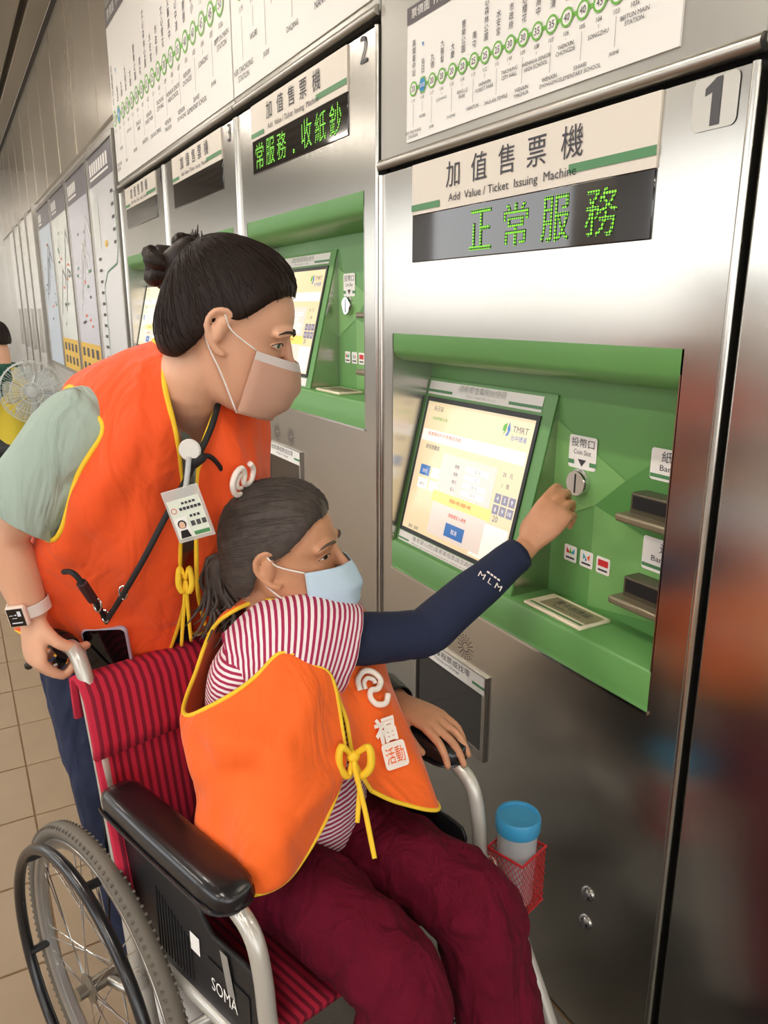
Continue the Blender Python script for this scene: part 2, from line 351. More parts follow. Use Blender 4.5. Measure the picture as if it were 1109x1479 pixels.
    P.rect(WHITE, .08, -.043, .535, -.008); P.text(INK, '請輕觸螢幕開始使用', .31, -.028, .018, w=.19); P.text(INK, 'Please touch the screen', .31, -.038, .007, w=.12)
    P.rect(BARG, .08, -.037, .19, -.030, .0015); P.rect(BARG, .42, -.037, .535, -.030, .0015)
    P.rect(WHITE, .085, -.444, .54, -.418); P.text(INK, '敬老愛心(陪)優惠單程票請至詢問處購票', .32, -.434, .014, w=.33); P.text(INK, 'Please purchase concessionaire tickets at passenger', .30, -.443, .006, w=.29)
    P.rect(BARG, .085, -.440, .14, -.435, .0015)
    P.build(wd, {WHITE.name: 'label_strip', INK.name: 'lettering', BARG.name: 'green_bar'})
    sc = MB().prism([(.085, -.415), (.54, -.415), (.54, -.05), (.085, -.05)], fr, .003, .0075).build('screen', BLACK, T, smooth=False)
    P = Print((fr[0] + fr[3] * .0077, *fr[1:])); q = .0006
    P.rect(SCRB, .096, -.405, .53, -.062, .0002); P.rect(SCRW, .10, -.165, .525, -.135, .0004); P.rect(SCRW, .40, -.40, .525, -.315, .0004)
    P.text(SCRT, 'TMRT', .487, -.097, .014, lift=q, w=.055); P.text(SCRBL, '台中捷運', .487, -.116, .013, lift=q, w=.055)
    P.poly(SCRLG, [(.425, -.085), (.438, -.078), (.436, -.098), (.426, -.112), (.432, -.098), (.424, -.098)], q); P.poly(SCRBL, [(.445, -.075), (.452, -.092), (.447, -.107), (.437, -.109), (.443, -.098), (.44, -.09)], q)
    P.text(SCRT, '烏日站', .15, -.085, .014, lift=q); P.text(SCRLG, '目前售票模式正常', .165, -.108, .008, lift=q); P.text(SCRR, '請選擇目的地票價或張數', .20, -.15, .010, lift=q, w=.15); P.text(SCRT, '單程票購買', .16, -.185, .012, lift=q)
    P.rect(SCRBL, .125, -.255, .17, -.228, q); P.text(SCRW, '20元', .148, -.248, .010, lift=.001); P.rect(SCRW, .125, -.29, .17, -.263, q); P.text(SCRT, '40元', .148, -.283, .010, lift=.001)
    P.rect(SCRW, .18, -.255, .225, -.228, q); P.rect(SCRW, .18, -.29, .225, -.263, q)
    P.rect(SCRP, .215, -.393, .44, -.185, .001)
    for i, (a, c) in enumerate((('票價', '20 元'), ('張數', '1'), ('應付', '20 元'), ('投入', '10 元'))):
        yy = -.208 - i * .019; P.text(SCRT, a, .285, yy - .006, .009, lift=.0014); P.rect(SCRW, .32, yy - .008, .415 if i != 1 else .385, yy + .007, .0012); P.text(SCRT, c, .37, yy - .005, .009, lift=.0014)
    P.rect(SCRY, .205, -.31, .452, -.282, .0012); P.text(SCRR, '餘額10張 總額10枚', .33, -.300, .010, lift=.0015, w=.09); P.text(SCRR, '請繼續投入硬幣', .33, -.335, .010, lift=.0015, w=.075)
    P.rect(SCRBL, .29, -.383, .37, -.35, .0014); P.text(SCRW, '取消', .33, -.373, .012, lift=.0018)
    P.text(SCRT, '20   元', .48, -.20, .011, lift=q); P.text(SCRT, '1   張', .48, -.225, .011, lift=q); P.text(SCRT, '20', .47, -.305, .014, lift=q)
    for i in range(3):
        for j in range(2): P.rect(SCRG, .452 + i * .026, -.262 - j * .026, .474 + i * .026, -.24 - j * .026, q); P.text(SCRW, '4 5 9'.split()[i] if j == 0 else ('8', '9', '10')[i], .463 + i * .026, -.256 - j * .026, .010, lift=.001)
    P.text(SCRT, '語言   說明', .15, -.40, .009, lift=q)
    P.build(sc, {m.name: 'screen_image' for m in (SCRB, SCRP, SCRW, SCRY, SCRBL, SCRG, SCRR, SCRT, SCRLG)})
    # coin slot with its plate
    P = Print(swall(.119)); zc = gb + .339
    P.rect(WHITE, x + .616, gb + .368, x + .696, gb + .437, .0015, r=.006); P.text(INK, '投幣口', x + .656, gb + .413, .019, lift=.002, w=.066); P.text(INK, 'Coin Slot', x + .656, gb + .398, .010, lift=.002, w=.05)
    P.rect(BARG, x + .616, gb + .376, x + .634, gb + .385, .002); P.rect(BARG, x + .678, gb + .376, x + .696, gb + .385, .002); P.poly(INK, [(x + .644, gb + .388), (x + .656, gb + .373), (x + .668, gb + .388)], .002)
    P.rect(WHITE, x + .835, gb + .383, x + .965, gb + .443, .0015, r=.006); P.text(INK, '紙鈔', x + .885, gb + .418, .021, lift=.002, w=.05); P.text(INK, 'Banknote', x + .895, gb + .402, .011, lift=.002, w=.075); P.rect(BARG, x + .836, gb + .388, x + .885, gb + .395, .002)
    P.rect(WHITE, x + .835, gb + .207, x + .965, gb + .273, .0015, r=.006); P.text(INK, '退鈔', x + .90, gb + .246, .021, lift=.002, w=.05); P.text(INK, 'Banknote', x + .895, gb + .228, .011, lift=.002, w=.075); P.rect(BARG, x + .836, gb + .213, x + .885, gb + .22, .002)
    for i, (m1, m2) in enumerate(((RED, TEAL), (TEAL, ORP), (RED, RED))):
        cx = x + .641 + i * .048; cz = gb + .18
        P.rect(WHITE, cx - .019, cz - .018, cx + .019, cz + .018, .0015, r=.004)
        if i == 2: P.rect(RED, cx - .014, cz - .002, cx + .014, cz + .012, .002)
        elif i == 0: P.poly(m1, [(cx - .012, cz), (cx, cz), (cx - .012, cz + .013)], .002); P.poly(m2, [(cx + .012, cz), (cx, cz), (cx + .012, cz + .013)], .002); P.poly(SCRLG, [(cx - .004, cz), (cx + .004, cz), (cx, cz + .013)], .002)
        else: P.poly(m1, [(cx - .01, cz + .012), (cx - .002, cz + .005), (cx - .009, cz - .002)], .002); P.poly(m2, [(cx + .01, cz + .012), (cx + .001, cz + .004), (cx + .009, cz - .002)], .002); P.poly(SCRBL, [(cx - .003, cz + .005), (cx + .003, cz - .002), (cx - .003, cz - .004)], .002)
        P.rect(INK, cx - .013, cz - .012, cx + .013, cz - .008, .002)
    P.build(bk, {WHITE.name: 'sticker', INK.name: 'lettering', BARG.name: 'green_bar'})
    cs = MB().lathe([(.029, 0), (.029, .012), (.026, .017), (.0, .017)], frame((X(.655), .12, zc), (1, 0, 0), (0, 0, 1))).build('coin_slot', CHROME, T)
    MB().box((X(.653), .1025, zc - .02), (X(.657), .104, zc + .02)).build('slot', GAP, cs, smooth=False)
    for zz, nm in ((gb + .36, 'banknote_inlet'), (gb + .195, 'banknote_outlet')):
        t = MB().box((X(.828), .08, zz - .048), (X(.975), .121, zz)).build(nm, mat('bronze_plastic', '#57503f', .35, .3), T, bevel=.004)
        MB().box((X(.836), .078, zz - .03), (X(.97), .09, zz - .006)).build('mouth', GAP, t, smooth=False)
        MB().box((X(.815), .055, zz - .056), (X(.975), .12, zz - .04)).build('lower_lip', mat('bronze_light', '#8b8069', .35, .4), t, bevel=.005)
    tr = MB().prism([(.619, .012), (.79, .012), (.79, .098), (.619, .098)], (V((X(0), 0, gb + .077)), V((1, 0, 0)), V((0, 1, 0)), V((0, 0, 1))), 0, .008).build('card_tray', mat('tray_cream', '#e9dcc0', .4), T, bevel=.003)
    P = Print((V((X(0), 0, gb + .0852)), V((1, 0, 0)), V((0, 1, 0)), V((0, 0, 1))))
    tg = mat('tray_olive', '#8c8466', .5)
    P.rect(tg, .645, .034, .785, .085); P.text(INK, '票卡感應區', .715, .055, .022, lift=.0015, w=.10); P.text(INK, 'Reader / Card', .715, .042, .008, lift=.0015, w=.08); P.rect(BARG, .63, .02, .785, .026)
    P.build(tr, {INK.name: 'lettering', tg.name: 'reader_pad', BARG.name: 'green_bar'})
    # ticket and change window
    u2 = gb - .812
    w_ = MB(); 
    for lo, hi in (((.205, .45), (.525, .465)), ((.205, .625), (.525, .672)), ((.205, .465), (.218, .625)), ((.512, .465), (.525, .625))): w_.box((X(lo[0]), -.008, lo[1] + u2), (X(hi[0]), .004, hi[1] + u2))
    wf = w_.build('outlet_frame', STEELD, T, smooth=False)
    MB().box((X(.218), -.002, .465 + u2), (X(.512), .001, .625 + u2)).build('outlet_flap', mat('smoked_glass', '#2b2724', .1, coat=.5), wf, smooth=False)
    P = Print(swall(-.0085)); P.rect(WHITE, x + .208, .626 + u2, x + .523, .671 + u2); P.text(INK, '收取單程票或找零', x + .365, .648 + u2, .018, w=.2, lift=.0015); P.text(INK, 'Tickets or Change', x + .365, .635 + u2, .009, w=.11, lift=.0015)
    P.rect(BARG, x + .208, .64 + u2, x + .25, .647 + u2, .0015); P.rect(BARG, x + .475, .64 + u2, x + .523, .647 + u2, .0015)
    P.build(wf, {WHITE.name: 'label_strip', INK.name: 'lettering', BARG.name: 'green_bar'})
    for cx in (.30, .43):
        sp_ = MB()
        for i in range(16):
            a = 2 * PI * i / 16
            for r in (.012, .018, .024, .03): c = V((X(cx) + r * math.cos(a), 0, .712 + u2 + r * math.sin(a))); sp_.lathe([(.0013, 0), (.0013, .0008)], frame(c, (1, 0, 0), (0, 0, 1)), 6)
        o = sp_.build('speaker_holes', GAP, T, smooth=False); o['kind'] = 'stuff'
    for zz in (.348, .279):
        bo = MB().lathe([(.016, 0), (.016, .003), (.012, .006), (0, .006)], frame((X(.88), 0, zz + u2), (1, 0, 0), (0, 0, 1))).build('lock', CHROME, T)
        MB().lathe([(.006, 0), (.006, .0015)], frame((X(.88), -.006, zz + u2), (1, 0, 0), (0, 0, 1)), 12).build('keyway', INKG, bo)
    return T
machine(1, '1', '正常服務'); machine(2, '2', '常服務·收紙鈔'); machine(3, '3', ''); machine(4, '4', '')
# plain service cabinets that continue the row
t = thing('service_cabinet', 'plain brushed steel cabinet to the right of the low ticket machine', 'cabinet')
MB().box((X0 + .006, 0, 0), (X0 + 1.06, .5, 1.8246)).build('door_panel', STEEL, t, bevel=.006); MB().box((X0 + 1.07, 0, 0), (X0 + 2.2, .5, 1.8246)).build('door_panel', STEEL, t, bevel=.006)
# dark gap bars above the cabinets
g_ = struct(MB().box((X0 - WM, .03, 1.82), (4, .5, 1.85)).build('trim_8', GAP, smooth=False)); struct(MB().box((X0 - 4 * WM, .03, 2.155), (X0 - WM, .5, 2.19)).build('trim_9', GAP, smooth=False))
# ================================================================= FARE CHARTS
ST = [('高鐵臺中站', 'HSR TAICHUNG\nSTATION', '119', '20'), ('烏日', 'WURI', '118', ''), ('九德', 'JIUDE', '117', '20'), ('九張犁', 'JIUZHANGLI', '116', '20'), ('大慶', 'DAQING', '115', '20'), ('豐樂公園', 'FENG-LE\nPARK', '114', '20'), ('南屯', 'NANTUN', '113', '25'), ('文心森林公園', 'WENXIN\nFOREST PARK', '112', '25'), ('水安宮', 'SHUI-AN TEMPLE', '111', '25'), ('市政府', 'TAICHUNG\nCITY HALL', '110', '30'), ('文心櫻花', 'WENXIN\nYINGHUA', '109', '30'), ('文華高中', 'WENHUA SENIOR\nHIGH SCHOOL', '108', '35'), ('文心中清', 'WENXIN\nZHONGQING', '107', '35'), ('文心崇德', 'WENXIN\nCHONGDE', '106', '40'), ('四維國小', 'SIHWEI\nELEMENTARY SCHOOL', '105', '40'), ('松竹', 'SONGZHU', '104', '45'), ('舊社', 'JIUSHE', '103', '45'), ('北屯總站', 'BEITUN MAIN\nSTATION', '103a', '50')]
LINEG = mat('route_green', '#6db33f', .45); HEXB = mat('station_blue', '#1f86c8', .45); BAND = mat('chart_band_grey', '#5b5457', .5); HOUS = mat('chart_housing', '#a6a49d', .3, .7)
SPLIT[0] = False
def chart(xa, xb, z0, z1, c0, pitch, zc, label, sx, nmax=18, met=(0, 0)):
    """chart panel xa..xb, z0..z1; circles from c0 with pitch at height zc; sx scales print"""
    SPLIT[0] = sx < 2
    T = thing('fare_chart', label, 'fare chart', group='fare charts over the ticket machines')
    MB().box((met[0], 0, z0 - .033), (met[1], .45, z1 + .25)).build('housing', HOUS, T, bevel=.004)
    MB().tube([(met[0] + .002, -.002, z0 - .03), (met[1] - .002, -.002, z0 - .03)], .012, 10).build('bottom_trim', STEELD, T)
    pn = MB().box((xa, -.004, z0), (xb, .002, z1)).build('panel', WHITE, T, smooth=False)
    P = Print(swall(-.0045)); s = sx
    P.rect(BAND, xa, z1 - .035 * s, xb, z1, .0008); P.text(WHITE, '票價圖  FARE CHART', xa + .02 * s, z1 - .026 * s, .019 * s, align='L', lift=.0015, w=.24 * s)
    xe = min(c0 + 17 * pitch, xb - .01); P.rect(LINEG, c0, zc - .0035 * s, xe, zc + .0035 * s, .0008)
    for i, (zh, en, code, fare) in enumerate(ST[:nmax]):
        cx = c0 + pitch * i
        if cx > xb - .02: break
        if i == 1:
            hx = lambda r: [(cx + r * math.cos(a * PI / 3), zc + r * 1.15 * math.sin(a * PI / 3)) for a in range(6)]
            P.poly(LINEG, hx(.0165 * s), .0012); P.poly(HEXB, hx(.013 * s), .0016); P.text(WHITE, '本站', cx, zc - .005 * s, .010 * s, lift=.002); P.poly(HEXB, [(cx - .004 * s, zc + .085 * s), (cx + .004 * s, zc + .085 * s), (cx, zc + .075 * s)], .0016)
        else:
            P.disc(WHITE, cx, zc, .013 * s, .0012); P.ring(LINEG, cx, zc, .0115 * s, .0155 * s, .0016); P.text(INK, fare, cx, zc - .006 * s, .012 * s, lift=.002, w=.014 * s)
        P.text(INK, zh, cx, zc + (.024 + .0155 * (len(zh) - 1)) * s, .0135 * s, vertical=True, lift=.001)
        P.text(INK, code, cx, zc - .028 * s, .007 * s, lift=.001)
        dz = (.092, .066, .096, .048, .09, .05, .088, .052, .09, .048, .088, .05, .088, .046, .088, .05, .088, .042)[i] * s
        P.rect(INKG, cx - .0004 * s, zc - dz + .012 * s, cx + .0004 * s, zc - .032 * s)
        for j, ln in enumerate(en.split('\n')): P.text(INK, ln, cx, zc - dz - j * .0095 * s, .0068 * s, lift=.001, bold=.006)
    P.build(pn, {WHITE.name: 'white_print', INK.name: 'lettering', LINEG.name: 'route_line', HEXB.name: 'station_mark', BAND.name: 'title_band', INKG.name: 'leader_line'})
xl1 = X0 - WM
chart(xl1 + .137, xl1 + .922, 1.877, 2.154, xl1 + .168, .0389, 1.985, 'fare chart panel over the low ticket machine with steel side plates', 1.0, met=(xl1 + .004, X0 + .0))
xl2 = X0 - 2 * WM
chart(xl2 + .006, xl2 + WM - .004, 2.225, 3.12, xl2 + .113, .108, 2.54, 'fare chart panel over ticket machine number 2', 2.75, met=(xl2 + .002, xl2 + WM - .002))
xl4 = X0 - 4 * WM
chart(xl4 + .006, xl4 + 2 * WM - .006, 2.225, 3.12, xl4 + .061, .1156, 2.555, 'wide fare chart panel over ticket machines 3 and 4', 2.75, met=(xl4 + .002, xl4 + 2 * WM - .002))
t = thing('overhead_panel', 'plain steel panel above the service cabinet', 'panel'); MB().box((X0 + .004, 0, 1.85), (X0 + 2.2, .45, 3.1)).build('panel', HOUS, t, bevel=.004)
SPLIT[0] = False
# ================================================================= POSTERS
PGREY = mat('poster_header', '#77747a', .35); PW = mat('poster_white', '#e6e8ec', .25, coat=.4); PL = mat('poster_lilac', '#cfd0e0', .25, coat=.4); PG = mat('poster_map', '#dfe7e2', .25, coat=.4); PY = mat('poster_yellow', '#eac04a', .4); PB = mat('poster_blue', '#c5d3e2', .3)
posters = [(-5.10, -6.02, 'white poster with a grey header and route map beside machine 4', PW, 'a'), (-6.10, -7.12, 'lilac poster with grey header and yellow legend block', PL, 'b'), (-7.22, -8.25, 'pale green area map poster with a yellow legend', PG, 'c'), (-8.33, -9.38, 'pale blue poster with a grey header next to the steel doors', PB, 'd')]
for xr_, xl_, lab, m, kd in posters:
    T = thing('wall_poster', lab, 'poster'); za, zb = .95, 2.5
    fr_ = MB()
    for lo, hi in (((xl_ - .03, za - .03), (xr_ + .03, za)), ((xl_ - .03, zb), (xr_ + .03, zb + .03)), ((xl_ - .03, za), (xl_, zb)), ((xr_, za), (xr_ + .03, zb))): fr_.box((lo[0], -.012, lo[1]), (hi[0], .042, hi[1]))
    fr_.build('frame', STEELD, T, smooth=False)
    sh = MB().box((xl_, .0, za), (xr_, .04, zb)).build('sheet', m, T, smooth=False)
    P = Print(swall(-.0005)); P.rect(PGREY, xl_, zb - .19, xr_, zb)
    nb = {'a': 8, 'b': 5, 'c': 4, 'd': 3}[kd]
    for k in range(nb): P.rect(WHITE, xl_ + .06 + .085 * k, zb - .125, xl_ + .12 + .085 * k, zb - .05, .002)
    P.rect(WHITE, xl_ + .06, zb - .155, xl_ + .05 + .085 * nb, zb - .14, .002)
    if kd in 'bc': P.rect(PY, xl_, za, xr_, za + .28)
    if kd in 'bc':
        for i in range(4):
            for j in range(2): P.rect(INKG, xl_ + .08 + i * .22, za + .05 + j * .12, xl_ + .2 + i * .22, za + .12 + j * .12, .0015)
    cx = (xl_ + xr_) / 2; rr = random.Random(ord(kd))
    if kd == 'a':
        P.line(BARG, [(xr_ - .08, zb - .3), (xr_ - .08, zb - .62), (xr_ - .16, zb - .72), (cx - .05, zb - .76), (cx - .2, zb - .85), (cx - .2, za + .2)], .012, .0015)
        for i in range(16): zz = zb - .3 - i * .075; P.rect(INKG, xr_ - .2, zz, xr_ - .12, zz + .02) if i < 5 else P.rect(INKG, cx - .34, zz, cx - .24, zz + .02)
        P.rect(PG, xl_ + .06, zb - .6, xl_ + .26, zb - .27, .0012); P.rect(PY, cx - .05, zb - .6, cx + .04, zb - .56, .0014)
    else:
        for i in range(14): a, b = rr.uniform(xl_ + .1, xr_ - .2), rr.uniform(za + .4, zb - .3); P.rect((INKG, BARG, ORP)[i % 3], a, b, a + rr.uniform(.03, .09), b + .02, .0015)
        for i in range(3): a = rr.uniform(xl_ + .1, cx); b = rr.uniform(za + .5, zb - .8); P.line(PGREY if kd != 'b' else WHITE, [(a, b), (a + .3, b + rr.uniform(.2, .6)), (a + .5, b + .3)], .02, .0013)
    P.build(sh)
# ================================================================= WHEELCHAIR (local frame: x forward, y towards the wall, z up)
_A = math.radians(17); CU = V((math.cos(_A), math.sin(_A), 0)); CN = V((-math.sin(_A), math.cos(_A), 0)); CO = V((-1.2152, -.5953, 0))
def LW(x, y, z): return CO + CU * x + CN * y + V((0, 0, z))
def LWs(pts): return [LW(*p) for p in pts]
def lframe(x, y, z, a=(1, 0, 0), b=(0, 0, 1)):
    f = lambda q: CU * q[0] + CN * q[1] + V((0, 0, q[2]))
    return frame(LW(x, y, z), f(a), f(b))
PAINT = mat('grey_painted_tube', '#c2bfb6', .3, .35, coat=.3); VINYL = mat('black_vinyl', '#17171a', .28, bump=.15, bscale=90, coat=.25)
RUB = mat('grey_tyre_rubber', '#6b6459', .8, var=.12, vscale=30); PLAS = mat('black_side_plastic', '#1c1c1f', .45, bump=.1, bscale=250); RIMM = mat('wheel_rim_grey', '#b7b4ae', .3, .7)
RIB = stripes('red_ribbed_fabric', '#c01f3d', '#7d0f2b', 62, .85, .55, bump=.5)
W = thing('wheelchair', 'grey framed manual wheelchair with red ribbed seat and black armrests', 'wheelchair')
YN, YF = -.252, .228
HX, HZ, WR = -.12, .30, .30
for s, ya in ((-1, YN), (1, YF)):
    yw = ya + s * .023; yp = ya + s * .066
    wh = MB(); n = 64
    wh.loft([[LW(HX + (WR - .016 + .016 * math.cos(q)) * math.cos(a), yw + .016 * math.sin(q), HZ + (WR - .016 + .016 * math.cos(q)) * math.sin(a)) for q in [2 * PI * j / 12 for j in range(12)]] for a in [2 * PI * i / n for i in range(n)]], wrap=True)
    wheel = wh.build('wheel', RUB, W); 
    tr = MB()
    for i in range(130):
        a = 2 * PI * i / 130
        for sd in (-1, 1): tr.box((-.0022, -.005, -.004), (.0022, .004, .0008), Matrix.Translation(LW(HX + (WR - .004) * math.cos(a), yw + sd * .010, HZ + (WR - .004) * math.sin(a))) @ Matrix((CU, CN, V((0, 0, 1)))).transposed().to_4x4() @ Matrix.Rotation(-a + PI / 2, 4, 'Y'))
    o = tr.build('tyre_tread', RUB, wheel, smooth=False); o['kind'] = 'stuff'
    pf = [(.258, -.011), (.270, -.013), (.272, -.009), (.264, 0), (.272, .009), (.270, .013), (.258, .011), (.250, .006), (.250, -.006)]
    MB().loft([[LW(HX + r * math.cos(a), yw + t, HZ + r * math.sin(a)) for r, t in pf] for a in [2 * PI * i / n for i in range(n)]], wrap=True).build('wheel_rim', RIMM, wheel)
    MB().lathe([(.008, -.05), (.016, -.048), (.018, -.034), (.028, -.030), (.028, -.026), (.014, -.02), (.014, .02), (.028, .026), (.028, .03), (.012, .034), (.012, .05)], lframe(HX, yw, HZ, (1, 0, 0), (0, 0, 1)), 20).build('hub', mat('hub_metal', '#8f887c', .3, .8), wheel)
    for i in range(28):
        a = 2 * PI * i / 28; sd = -1 if i % 2 else 1; a2 = a + (.75 if (i // 2) % 2 else -.75)
        MB().tube([LW(HX + .026 * math.cos(a), yw + sd * .027, HZ + .026 * math.sin(a)), LW(HX + .254 * math.cos(a2 if False else a + (.28 if (i // 2) % 2 else -.28)), yw, HZ + .254 * math.sin(a + (.28 if (i // 2) % 2 else -.28)))], .0012, 5).build('spoke', CHROME, wheel)
    pr = MB().tube([LW(HX + .268 * math.cos(a), yp, HZ + .268 * math.sin(a)) for a in [2 * PI * i / 64 for i in range(64)]], .0105, 10, closed=True).build('push_rim', VINYL, W)
    for i in range(6):
        a = 2 * PI * (i + .3) / 6; MB().tube(LWs([(HX + .262 * math.cos(a), yp, HZ + .262 * math.sin(a)), (HX + .258 * math.cos(a), yw - s * .006, HZ + .258 * math.sin(a))]), .008, 8).build('standoff', BLACK, pr)
    R_ = .0135
    # back post with push handle
    MB().tube(LWs([(-.02, ya, .34), (-.045, ya, .52), (-.075, ya, .71), (-.108, ya, .88), (-.122, ya, .925), (-.145, ya, .945), (-.175, ya, .946), (-.30, ya, .935)]), R_, 12, sm=4).build('back_post', PAINT, W)
    MB().tube(LWs([(-.19, ya, .946), (-.31, ya, .934)]), .0185, 12).build('hand_grip', BLACK, W)
    br = MB().tube(LWs([(-.165, ya - .002, .944), (-.18, ya - .002, .947)]), .021, 12).build('brake_clamp', BLACK, W)
    MB().tube(LWs([(-.172, ya - .012, .925), (-.19, ya - .02, .905), (-.225, ya - .022, .895), (-.28, ya - .022, .885), (-.30, ya - .022, .872)]), [.010, .009, .006, .006, .008], 8, sm=3).build('brake_lever', BLACK, br)
    MB().lathe([(.008, 0), (.008, .006), (.004, .008)], lframe(-.176, ya - .021, .916, (1, 0, 0), (0, 0, 1)), 10).build('bolt', CHROME, br)
    # arm tube running down into the leg hanger
    MB().tube(LWs([(-.07, ya, .685), (.1, ya, .695), (.255, ya, .705), (.305, ya, .70), (.335, ya, .675), (.35, ya, .62), (.356, ya, .56), (.366, ya, .525), (.395, ya, .505), (.43, ya, .465), (.47, ya, .39), (.52, ya, .29), (.57, ya, .17)]), R_, 12, sm=4).build('arm_tube', PAINT, W)
    # armrest pad
    pd = MB(); k = []
    for x, hw, hh in ((-.045, .012, .010), (-.04, .027, .018), (-.02, .034, .023), (.1, .036, .024), (.25, .036, .024), (.288, .033, .022), (.305, .022, .016), (.309, .008, .008)):
        k.append([LW(x, ya + hw * math.copysign(abs(math.cos(q)) ** .55, math.cos(q)), .722 + hh * math.copysign(abs(math.sin(q)) ** .6, math.sin(q))) for q in [2 * PI * j / 20 for j in range(20)]])
    pad = pd.loft(k).build('armrest', VINYL, W, angle=180)
    MB().tube([LW(x, ya + s * 0 + hw, .712) for x, hw in ((-.035, -.03), (-.02, -.0355), (.1, -.0375), (.25, -.0375), (.285, -.035), (.303, -.02), (.308, 0), (.303, .02), (.285, .035), (.25, .0375), (.1, .0375), (-.02, .0355), (-.035, .03))], .003, 6, sm=2).build('piping', VINYL, pad)
    # plastic skirt guard
    yg = ya + s * -.012
    poly = [(-.10, .665), (.125, .665), (.15, .655), (.185, .615), (.21, .596), (.29, .600), (.325, .592), (.335, .575), (.335, .455), (.27, .445), (-.005, .445), (-.06, .50), (-.085, .53)]
    sk = MB().prism(poly, lframe(0, yg, 0), -.004, .004).build('skirt_guard', PLAS, W, smooth=False, bevel=.003)
    for i in range(12): MB().box((0, -.0015, 0), (.0035, .0015, .12 - .004 * i), Matrix.Translation(LW(.05 + i * .009, yg + s * .0045, .47)) @ Matrix((CU, CN, V((0, 0, 1)))).transposed().to_4x4()).build('guard_rib', PLAS, sk, smooth=False)
    if s < 0:
        fg = lframe(0, yg - .0045, 0); P = Print(fg)
        P.rect(PLAS, .195, .485, .305, .552, .0015, r=.004); P.build(sk, {PLAS.name: 'badge_plate'})
        P = Print((fg[0] + fg[3] * .002, *fg[1:])); P.text(WHITE, 'SOMA', .243, .500, .024, w=.066); P.build(sk, {WHITE.name: 'lettering'})
        P = Print(fg); P.rect(WHITE, .152, .535, .178, .568, .001); P.build(sk, {WHITE.name: 'sticker'})
        tp = mat('silver_tape', '#a9a7a2', .3, .4); P = Print(fg); P.poly(tp, [(.238, .592), (.257, .592), (.272, .525), (.254, .522)], .0035); P.build(sk, {tp.name: 'tape_strip'})
    # frame rails, caster, foot plate
    MB().tube(LWs([(-.04, ya + -s * .01, .435), (.36, ya - s * .01, .455)]), .0125, 12).build('seat_rail', PAINT, W)
    MB().tube(LWs([(-.03, ya - s * .01, .34), (.0, ya - s * .01, .22), (.05, ya - s * .01, .17), (.34, ya - s * .01, .17), (.37, ya - s * .01, .21), (.365, ya - s * .01, .5)]), .0125, 12, sm=3).build('lower_rail', PAINT, W)
    MB().tube(LWs([(.30, ya - s * .01, .44), (-.02, -ya * .9, .18)]), .011, 10).build('cross_brace', PAINT, W)
    MB().tube(LWs([(HX, ya + s * .02, HZ), (-.03, ya - s * .01, .30)]), .010, 10).build('axle', STEELD, W)
    cst = MB().lathe([(.055, -.012), (.075, -.012), (.078, 0), (.075, .012), (.055, .012)], lframe(.31, ya - s * .012, .078), 28).build('caster', VINYL, W)
    MB().lathe([(.056, -.008), (.02, -.010), (.0, -.010), (.0, .010), (.02, .010), (.056, .008)], lframe(.31, ya - s * .012, .078), 20).build('caster_disc', PAINT, cst)
    MB().tube(LWs([(.31, ya - s * .03, .078), (.33, ya - s * .03, .13), (.34, ya - s * .012, .17)]), .008, 8).build('caster_fork', STEELD, cst)
    MB().prism([(-.08, -.07), (.09, -.07), (.09, .07), (-.08, .07)], lframe(.60, ya - s * .085, .13, (1, 0, .15), (0, 1, 0)), -.006, .006).build('foot_plate', PLAS, W, bevel=.006)
    # brake cable
    MB().tube(LWs([(-.172, ya - s * .012, .925), (-.14, ya - s * .012, .80), (-.10, ya, .62), (-.11, ya, .5), (-.13, ya, .38)]), .0025, 6, sm=4).build('brake_cable', BLACK, W)
# slings
rows = []; att = []
for i in range(13):
    u = i / 12; x = -.09 + .405 * u; rows.append([LW(x, YN + .01 + (YF - YN - .02) * j / 24, .458 + .006 * u - .028 * math.sin(PI * j / 24)) for j in range(25)])
mb = MB(); mb.grid(rows); mb.a = [(j % 25) / 24 * .48 for j in range(len(mb.v))]
mb.build('seat_sling', RIB, W, solid=.012, angle=180)
rows = []
for i in range(15):
    u = i / 14; z = .47 + .425 * u
    rows.append([LW(-.035 - .085 * max(0, (z - .5)) / .42 - .03 * math.sin(PI * j / 24) * (1 - .4 * u) + .012 * (abs(j - 12) > 10), YN - .012 + (YF - YN + .024) * j / 24, z - .012 * math.sin(PI * j / 24) * u) for j in range(25)])
mb = MB(); mb.grid(rows); mb.a = [(j % 25) / 24 * .5 for j in range(len(mb.v))]
bk_ = mb.build('back_sling', RIB, W, solid=.010, angle=180)
rows = []
for z, dx in ((.775, .018), (.80, .025), (.84, .026), (.88, .025), (.903, .014), (.908, -.006), (.90, -.02), (.83, -.03)):
    rows.append([LW(-.035 - .085 * (z - .5) / .42 + dx - .02 * math.sin(PI * j / 24), YN - .017 + (YF - YN + .034) * j / 24, z - .016 * math.sin(PI * j / 24)) for j in range(25)])
mb = MB(); mb.grid(rows); mb.a = [(j % 25) / 24 * .5 for j in range(len(mb.v))]
mb.build('back_flap', RIB, bk_, solid=.008, angle=180)
